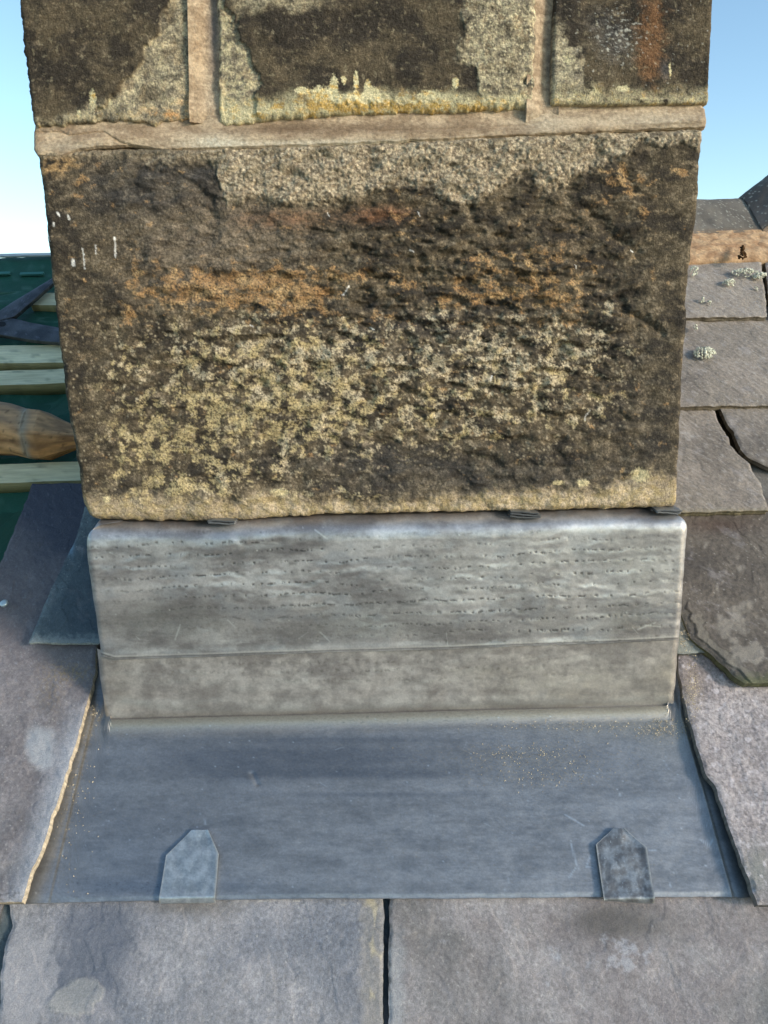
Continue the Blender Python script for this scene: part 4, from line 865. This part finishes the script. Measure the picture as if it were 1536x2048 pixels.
def apron():
    n, m = 300, 560
    x0, x1 = -.455, .46
    X = np.linspace(x0, x1, m)[None, :] + np.zeros((n, 1)); T = np.linspace(0, 1, n)[:, None] ** 1.35 + 0 * X
    sb_pts = [tuple(float(q) for q in R(u, v, .004)) for u, v in ((-200, 1815), (40, 1807), (320, 1801), (620, 1797), (900, 1797), (1200, 1794), (1500, 1794), (1700, 1798))]
    sb = np.interp(X, [p[0] for p in sb_pts], [p[1] for p in sb_pts]) + .0006 * fbm(X * 30, 0 * X, 4, 3)
    sT = -.006 - 0 * X
    inside = ss(-.345, -.325, X) * ss(.345, .325, X)
    sT = sT + (1 - inside) * .16
    S = sT + (sb - sT) * T
    Hh = .0045 + .0014 * fbm(X * 6, S * 8, 281, 3) * ss(1, .9, T) + (.0090 * np.clip((S + .022) / .016, 0, 1) ** 2) * inside - .0012 * ss(.975, 1, T)
    G0 = W(X, S, Hh); U, V_ = px(G0)
    # creases along each side
    cl = U - np.interp(V_, [1430, 1800], [187, 98]); cr = U - np.interp(V_, [1430, 1560, 1800], [1362, 1400, 1466])
    Hh = Hh + .0010 * ss(-2, 2, cl) * ss(2, -2, cr) - .0006 * np.exp(-(cl / 3) ** 2) + .0009 * np.exp(-(cr / 3) ** 2)
    Hh = Hh + .0009 * blob(U, V_, [(500, 1560, 26, 12, 1), (420, 1640, 120, 60, .6), (900, 1600, 200, 60, .6)]) - .0016 * seg(U, V_, [(505, 1548), (515, 1568)], 5)
    Hh = Hh + .00007 * fbm(U / 12, V_ / 8, 283, 3)
    G = W(X, S, Hh)
    Z = np.zeros(G.shape); f = fbm(U / 200, V_ / 34, 284, 6, .66); f2 = fbm(U / 45, V_ / 30, 285, 4, .6); f3 = fbm(U / 6, V_ / 4, 286, 3)
    C = mix(Z + lin((136, 138, 140)), Z + lin((176, 176, 176)), ss(-.8, .8, f * .8 + .4 * f2 + .3 * fbm(U / 14, V_ / 8, 291, 3)))
    C = mix(C, Z + lin((92, 101, 113)), np.clip(1.25 * blob(U, V_, [(620, 1515, 260, 26, 1.0), (700, 1548, 220, 10, 1.0), (640, 1480, 300, 8, .6), (760, 1590, 200, 6, .5), (300, 1640, 200, 50, .3), (450, 1540, 160, 40, .4), (1150, 1520, 140, 50, .3)]) * (1 + .8 * f), 0, 1) * .6)
    C = mix(C, Z + lin((176, 170, 158)), np.clip(blob(U, V_, [(300, 1450, 200, 20, .7), (1230, 1450, 180, 30, .8), (1340, 1480, 60, 60, .6), (700, 1440, 500, 14, .7)]) * (1 + .5 * f2), 0, 1) * .6)
    dust = ss(.1, .6, fbm(U / 5, V_ / 4, 287, 3) + .9 * blob(U, V_, [(1040, 1510, 200, 24, .6), (1080, 1550, 160, 26, .5), (1330, 1450, 80, 24, .8), (1120, 1450, 120, 14, .5), (130, 1560, 30, 200, .5), (180, 1470, 40, 30, .6)]) - .25)
    C = mix(C, Z + lin((166, 159, 150)), ss(-.030, -.012, S + .004 * f2) * inside * .9); C = mix(C, Z + lin((168, 158, 140)), dust * .45)
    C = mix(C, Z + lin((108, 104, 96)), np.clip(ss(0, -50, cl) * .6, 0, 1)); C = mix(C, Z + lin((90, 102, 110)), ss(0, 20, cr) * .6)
    C = mix(C, Z + lin((176, 172, 160)), np.exp(-(cr / 1.8) ** 2) * .4 + np.exp(-(cl / 1.6) ** 2) * .3)
    sc = 0; rg = random.Random(3)
    for k in range(46):
        a_ = rg.uniform(150, 1420); b_ = rg.uniform(1450, 1780); an = rg.uniform(-1.2, 1.8); l = rg.uniform(3, 22)
        sc = np.maximum(sc, seg(U, V_, [(a_, b_), (a_ + l * math.cos(an), b_ + l * math.sin(an))], .8) * rg.uniform(.2, .7))
    for pts in ([(1142, 1688), (1150, 1720), (1156, 1738)], [(1180, 1712), (1172, 1735)], [(1180, 1735), (1173, 1733)], [(1130, 1630), (1168, 1652)], [(1400, 1680), (1418, 1692), (1425, 1680)], [(1298, 1701), (1312, 1701)], [(1340, 1765), (1340, 1775)], [(1239, 1588), (1241, 1592)], [(124, 1720), (128, 1688)], [(410, 1640), (412, 1650)], [(1138, 1755), (1152, 1735)]):
        sc = np.maximum(sc, seg(U, V_, pts, 1.5))
    spk = cells(U / 13, V_ / 13, 288); dens = blob(U, V_, [(140, 1680, 50, 120, .10), (280, 1680, 30, 30, .10), (1200, 1520, 200, 60, .03)])
    sc = np.maximum(sc, (spk[1] > .975 - dens) * ss(.15, .06, spk[0]))
    C = mix(C, Z + lin((206, 214, 220)), sc * .6); C = mix(C, Z + lin((122, 134, 148)), blob(U, V_, [(300, 1775, 200, 20, .5), (260, 1720, 120, 60, .3)]))
    pit = ss(.45, .65, fbm(U / 10, V_ / 4, 289, 2)) * blob(U, V_, [(230, 1770, 150, 14, 1), (600, 1765, 100, 12, .8), (1380, 1740, 60, 30, .6), (800, 1440, 300, 12, .8)]); C = mix(C, Z + lin((66, 74, 84)), pit * .5)
    C = C * (1 + .12 * f3)[..., None] * np.array([.84, .85, .86])
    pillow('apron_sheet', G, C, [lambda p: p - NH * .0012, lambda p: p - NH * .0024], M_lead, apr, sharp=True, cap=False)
apron()
def clip(L, Rr, seed, lab, cols):
    L = [tuple(float(q) for q in R(u, v, .008)) for u, v in L]; Rr = [tuple(float(q) for q in R(u, v, .008)) for u, v in Rr]
    ls = np.array(L)[::-1]; rs = np.array(Rr)[::-1]
    n, m = 150, 70
    b = np.linspace(0, 1, n)[:, None]; a = np.linspace(0, 1, m)[None, :]
    s_l = ls[-1, 1] + (ls[0, 1] - ls[-1, 1]) * b; s_r = rs[-1, 1] + (rs[0, 1] - rs[-1, 1]) * b
    xl = np.interp(s_l, ls[:, 1], ls[:, 0]); xr = np.interp(s_r, rs[:, 1], rs[:, 0])
    X = xl + (xr - xl) * a; S = s_l + (s_r - s_l) * a
    d = S - np.minimum(ls[0, 1], rs[0, 1])
    Hh = .0100 + .0010 * fbm(X * 30, S * 30, seed, 3) + .0012 * ss(.02, .0, d) - .006 * np.clip(1 - d / .006, 0, 1) ** 2.2 + .0009 * ss(.8, 1, a) + .0012 * ss(.25, 0, b) * noise(X * 60, S * 60, seed)
    G = W(X, S, Hh); U, V_ = px(G); Z = np.zeros(G.shape); f2 = fbm(U / 22, V_ / 22, seed + 1, 4, .6); f3 = fbm(U / 5, V_ / 4, seed + 2, 3)
    C = mix(Z + lin(cols[0]), Z + lin(cols[1]), ss(-.5, .5, f2)); C = mix(C, Z + lin(cols[2]), ss(.1, .6, fbm(U / 18, V_ / 30, seed + 5, 3)) * .7)
    C = mix(C, Z + lin((196, 202, 204)), ss(.5, .7, fbm(U / 6, V_ / 5, seed + 6, 3)) * .5)
    C = mix(C, Z + lin((205, 200, 188)), np.clip(ss(.04, .0, a + 0 * b) + ss(.95, 1, a + 0 * b), 0, 1) * .7)  # edge highlights painted pale along both sides
    C = C * (1 + .12 * f3)[..., None]
    o = pillow('lead_clip', G, C, [lambda p: p - NH * .0020], M_lead, None, sharp=True, ringcol=lambda c: c * .4 + .6 * lin((190, 196, 200)))
    # turned-under tongue
    tag(o, lab, 'lead clip', 'lead clips holding the apron edge')
clip([(384, 1661), (333, 1712), (318, 1806)], [(417, 1661), (438, 1708), (430, 1804)], 301, 'light grey lead clip with a raised right edge and painted edge highlights, near the left slate', ((150, 158, 162), (184, 190, 192), (160, 166, 172)))
clip([(1226, 1658), (1191, 1690), (1207, 1802)], [(1248, 1658), (1292, 1696), (1309, 1806)], 321, 'darker scuffed lead clip near the speckled right slate', ((112, 112, 112), (150, 154, 156), (88, 90, 92)))
# folded lead wedges in the joint
def wedge(ua, ub, v, nl, seed, lab, ang=0.0):
    e = empty('lead_wedge', P((ua + ub) / 2, v, -.004)); tag(e, lab, 'lead wedge', 'folded lead wedges in the joint')
    rg = random.Random(seed)
    for k in range(nl):
        a = P(ua + rg.uniform(-2, 2), v - 3 + 4.6 * k, -.010 + rg.uniform(-.002, .002)); b = P(ub + rg.uniform(-4, 3), v - 3 + 4.6 * k + ang * 6, -.010)
        nx = 30; X = np.linspace(0, 1, nx)[:, None] + np.zeros((1, 6)); Yk = np.linspace(0, .03, 6)[None, :] + 0 * X
        G = a + (b - a) * X[..., None]; G = G + np.stack([0 * X, Yk, .0006 * np.sin(X * 5 + k) + .0005 * noise(X * 6, Yk * 90, seed + k)], -1)
        C = np.zeros(G.shape) + lin((150, 152, 152)) * rg.uniform(.7, 1.1)
        pillow('folded_strip', G, C, [lambda p: p - np.array([0, 0, .0017])], M_lead, e, sharp=True)
wedge(416, 469, 1044, 2, 1, 'small folded lead wedge under the left part of the block')
wedge(1020, 1082, 1026, 3, 2, 'thick folded lead wedge of several layers right of the middle', .3)
wedge(1314, 1366, 1023, 2, 3, 'flat lead wedge at the right corner of the chimney')

# ------------------------------------------------------------------ things on the stripped roof
def steel_tool():
    z0 = -.006
    def arm(Lp, Rp, h, seed, parent, name, drop=0):
        n, m = 60, 14
        lp = np.array([R(u, v, h) for u, v in Lp]); rp = np.array([R(u, v, h) for u, v in Rp])
        t = np.linspace(0, 1, n); tk = np.linspace(0, 1, len(lp))
        a = np.stack([np.interp(t, tk, lp[:, i]) for i in (0, 1)], -1); b = np.stack([np.interp(t, tk, rp[:, i]) for i in (0, 1)], -1)
        K = np.linspace(0, 1, m)[None, :, None]; XS = a[:, None] * (1 - K) + b[:, None] * K
        Hh = h + drop * t[:, None] + .0012 * (1 - (2 * K[..., 0] - 1) ** 4)
        G = W(XS[..., 0], XS[..., 1], Hh); X = XS[..., 0]; S = XS[..., 1]; Z = np.zeros(G.shape)
        C = mix(Z + lin((72, 73, 76)), Z + lin((100, 100, 102)), ss(-.5, .5, fbm(X * 40, S * 40, seed, 4))); C = mix(C, Z + lin((140, 142, 152)), ss(.35, .6, fbm(X * 120 + S * 60, S * 160, seed + 2, 3)) * .4)
        return pillow(name, G, C, [lambda p: p - NH * .007], M_steel, parent, sharp=True)
    x, s = R(20, 650, z0); e = empty('steel_tool', W(x, s, -.012)); tag(e, 'forked dark blue-grey steel roofing tool lying on the green membrane', 'tool')
    arm([(-190, 655), (-90, 660), (0, 669), (60, 679), (85, 682), (190, 690)], [(-190, 600), (-90, 615), (0, 635), (25, 636), (60, 645), (190, 668)], .004, 1, e, 'arm')
    arm([(-60, 668), (0, 640), (28, 633), (62, 604), (100, 571), (150, 528)], [(-60, 640), (0, 621), (22, 606), (60, 583), (100, 559), (150, 528)], .006, 2, e, 'arm')
    # flat black disc on the plate, painting the dark of a nail hole
    xs = [R(4 + 8 * math.cos(k * math.pi / 8), 648 + 5 * math.sin(k * math.pi / 8), .0055) for k in range(16)]
    V = [W(a, b, .0056) for a, b in xs]; mesh_obj('dark_hole_disc', np.array(V), None, [list(range(16))[::-1]], np.zeros((16, 3)) + .01, M_memb, e)
steel_tool()
def stake():
    # eight-sided stake hewn to a point, lying across the slope
    secs = [(-420, 800, 905, 0), (-60, 800, 903, 0), (30, 813, 906, 0), (62, 823, 914, 0), (68, 822, 916, .3), (92, 824, 918, 1), (120, 838, 908, 1), (150, 851, 898, 1), (215, 868, 884, 1)]
    h = .02; ring = []; C = []
    c_o, c_b, c_g = lin((200, 152, 104)), lin((142, 102, 68)), lin((150, 138, 120))
    ns = 200; us = np.linspace(-420, 215, ns); t = np.interp(us, [q[0] for q in secs], [q[1] for q in secs]); bt = np.interp(us, [q[0] for q in secs], [q[2] for q in secs])
    K = 64; V = []
    for k in range(ns):
        ca = (t[k] + bt[k]) / 2; x, s = R(us[k], ca, h); c = W(x, s, h)
        rr = (bt[k] - t[k]) / 2 * np.linalg.norm(c - CAM) / F
        row = []
        for j in range(K):
            a = 2 * math.pi * j / K; q = (a + .25) % (math.pi / 3) - math.pi / 6
            sh = (1 / math.cos(q) * .92) if us[k] > 66 else 1.0 / max(.95, math.cos(q)) * .97
            row.append(c + np.array([0, math.cos(a) * rr * sh, math.sin(a) * rr * sh]))
        V.append(row)
    G = np.array(V); U = us[:, None] + np.zeros((1, K)); A = np.arange(K)[None, :] + 0 * U; An = A / K * 6.283
    Z = np.zeros(G.shape); g_ = fbm(U / 60, A / 3.0, 7, 4)
    Cc = mix(Z + c_b, Z + c_o, ss(-.4, .4, g_)); Cc = mix(Cc, Z + c_g, np.clip(np.exp(-((U - 62 + 8 * np.cos(An)) / 9) ** 2) * .9, 0, 1)); Cc = mix(Cc, Z + c_g, .35 * ss(0, .6, np.sin(An)))
    Cc = mix(Cc, Z + lin((186, 126, 66)), ss(66, 80, U) * ss(.2, -.4, np.sin(An)) * .6 * ss(-.5, .3, g_))
    Cc = mix(Cc, Z + lin((70, 52, 40)), ss(.35, .6, fbm(U / 14, A / 2.2, 17, 4)) * .6)
    i = np.arange(ns * K).reshape(ns, K); j = np.roll(i, -1, 1)
    q = np.stack([i[:-1], i[1:], j[1:], j[:-1]], -1).reshape(-1, 4)[:, ::-1]
    o = mesh_obj('wooden_stake', G.reshape(-1, 3), q, [list(i[0]), list(i[-1][::-1])], Cc * 1.15, mat('stake_wood', .7, 0, .3, 200, .18, 500, .0004, 90, .0004, stretch=(.06, 1, 1)), smooth=False)
    tag(o, 'weathered wooden stake with a hewn point lying between the battens', 'stake')
stake()
# clout nail on the long slate
x, s = R(9, 1208, .024); K = 24; V = []
for hh, rr in ((.0225, .0048), (.0252, .0052), (.0262, .0046), (.0266, .002)):
    V += [W(x + rr * math.cos(6.283 * k / K), s + rr * math.sin(6.283 * k / K), hh + .0012 + .0003 * math.cos(6.28 * k / K)) for k in range(K)]
q = [[r * K + k, r * K + (k + 1) % K, (r + 1) * K + (k + 1) % K, (r + 1) * K + k] for r in range(3) for k in range(K)]
o = mesh_obj('clout_nail', np.array(V), q, [list(range(3 * K, 4 * K))], np.zeros((4 * K, 3)) + lin((196, 208, 208)), M_lead)
tag(o, 'round galvanised nail head in the long left slate', 'nail')

# grit on the lead and slates
def grit():
    rg = np.random.RandomState(4); V = []; Fc = []; Cc = []
    zones = [(1330, 1458, 60, 20, 260, .008), (1385, 1375, 14, 55, 300, .027), (1368, 1275, 8, 26, 90, .029), (190, 1425, 10, 14, 60, .007), (1060, 1510, 150, 22, 180, .006), (1090, 1555, 90, 20, 120, .006), (1150, 1450, 160, 10, 120, .008), (150, 1560, 40, 160, 160, .006), (1300, 1030, 60, 2, 20, 0)]
    for cx, cy, rx, ry, n, h in zones[:-1]:
        for k in range(n):
            u, v = cx + rx * rg.randn() * .6, cy + ry * rg.randn() * .6
            x, s = R(u, v, h); r = rg.uniform(.0003, .0010); p = W(x, s, h)
            b = len(V); V += [tuple(p + np.array(d) * r * rg.uniform(.6, 1.2)) for d in ((1, 0, -.5), (-.5, .9, -.5), (-.5, -.9, -.5), (0, 0, .8))]
            Fc += [[b, b + 1, b + 3], [b + 1, b + 2, b + 3], [b + 2, b, b + 3], [b, b + 2, b + 1]]
            Cc += [lin((206, 190, 160)) * rg.uniform(.35, 1.1)] * 4
    o = mesh_obj('mortar_grit', np.array(V), None, Fc, np.array(Cc), M_mortar, smooth=False)
    tag(o, 'fine mortar grit scattered over the lead apron and slate edges', 'grit', kind='stuff')
grit()
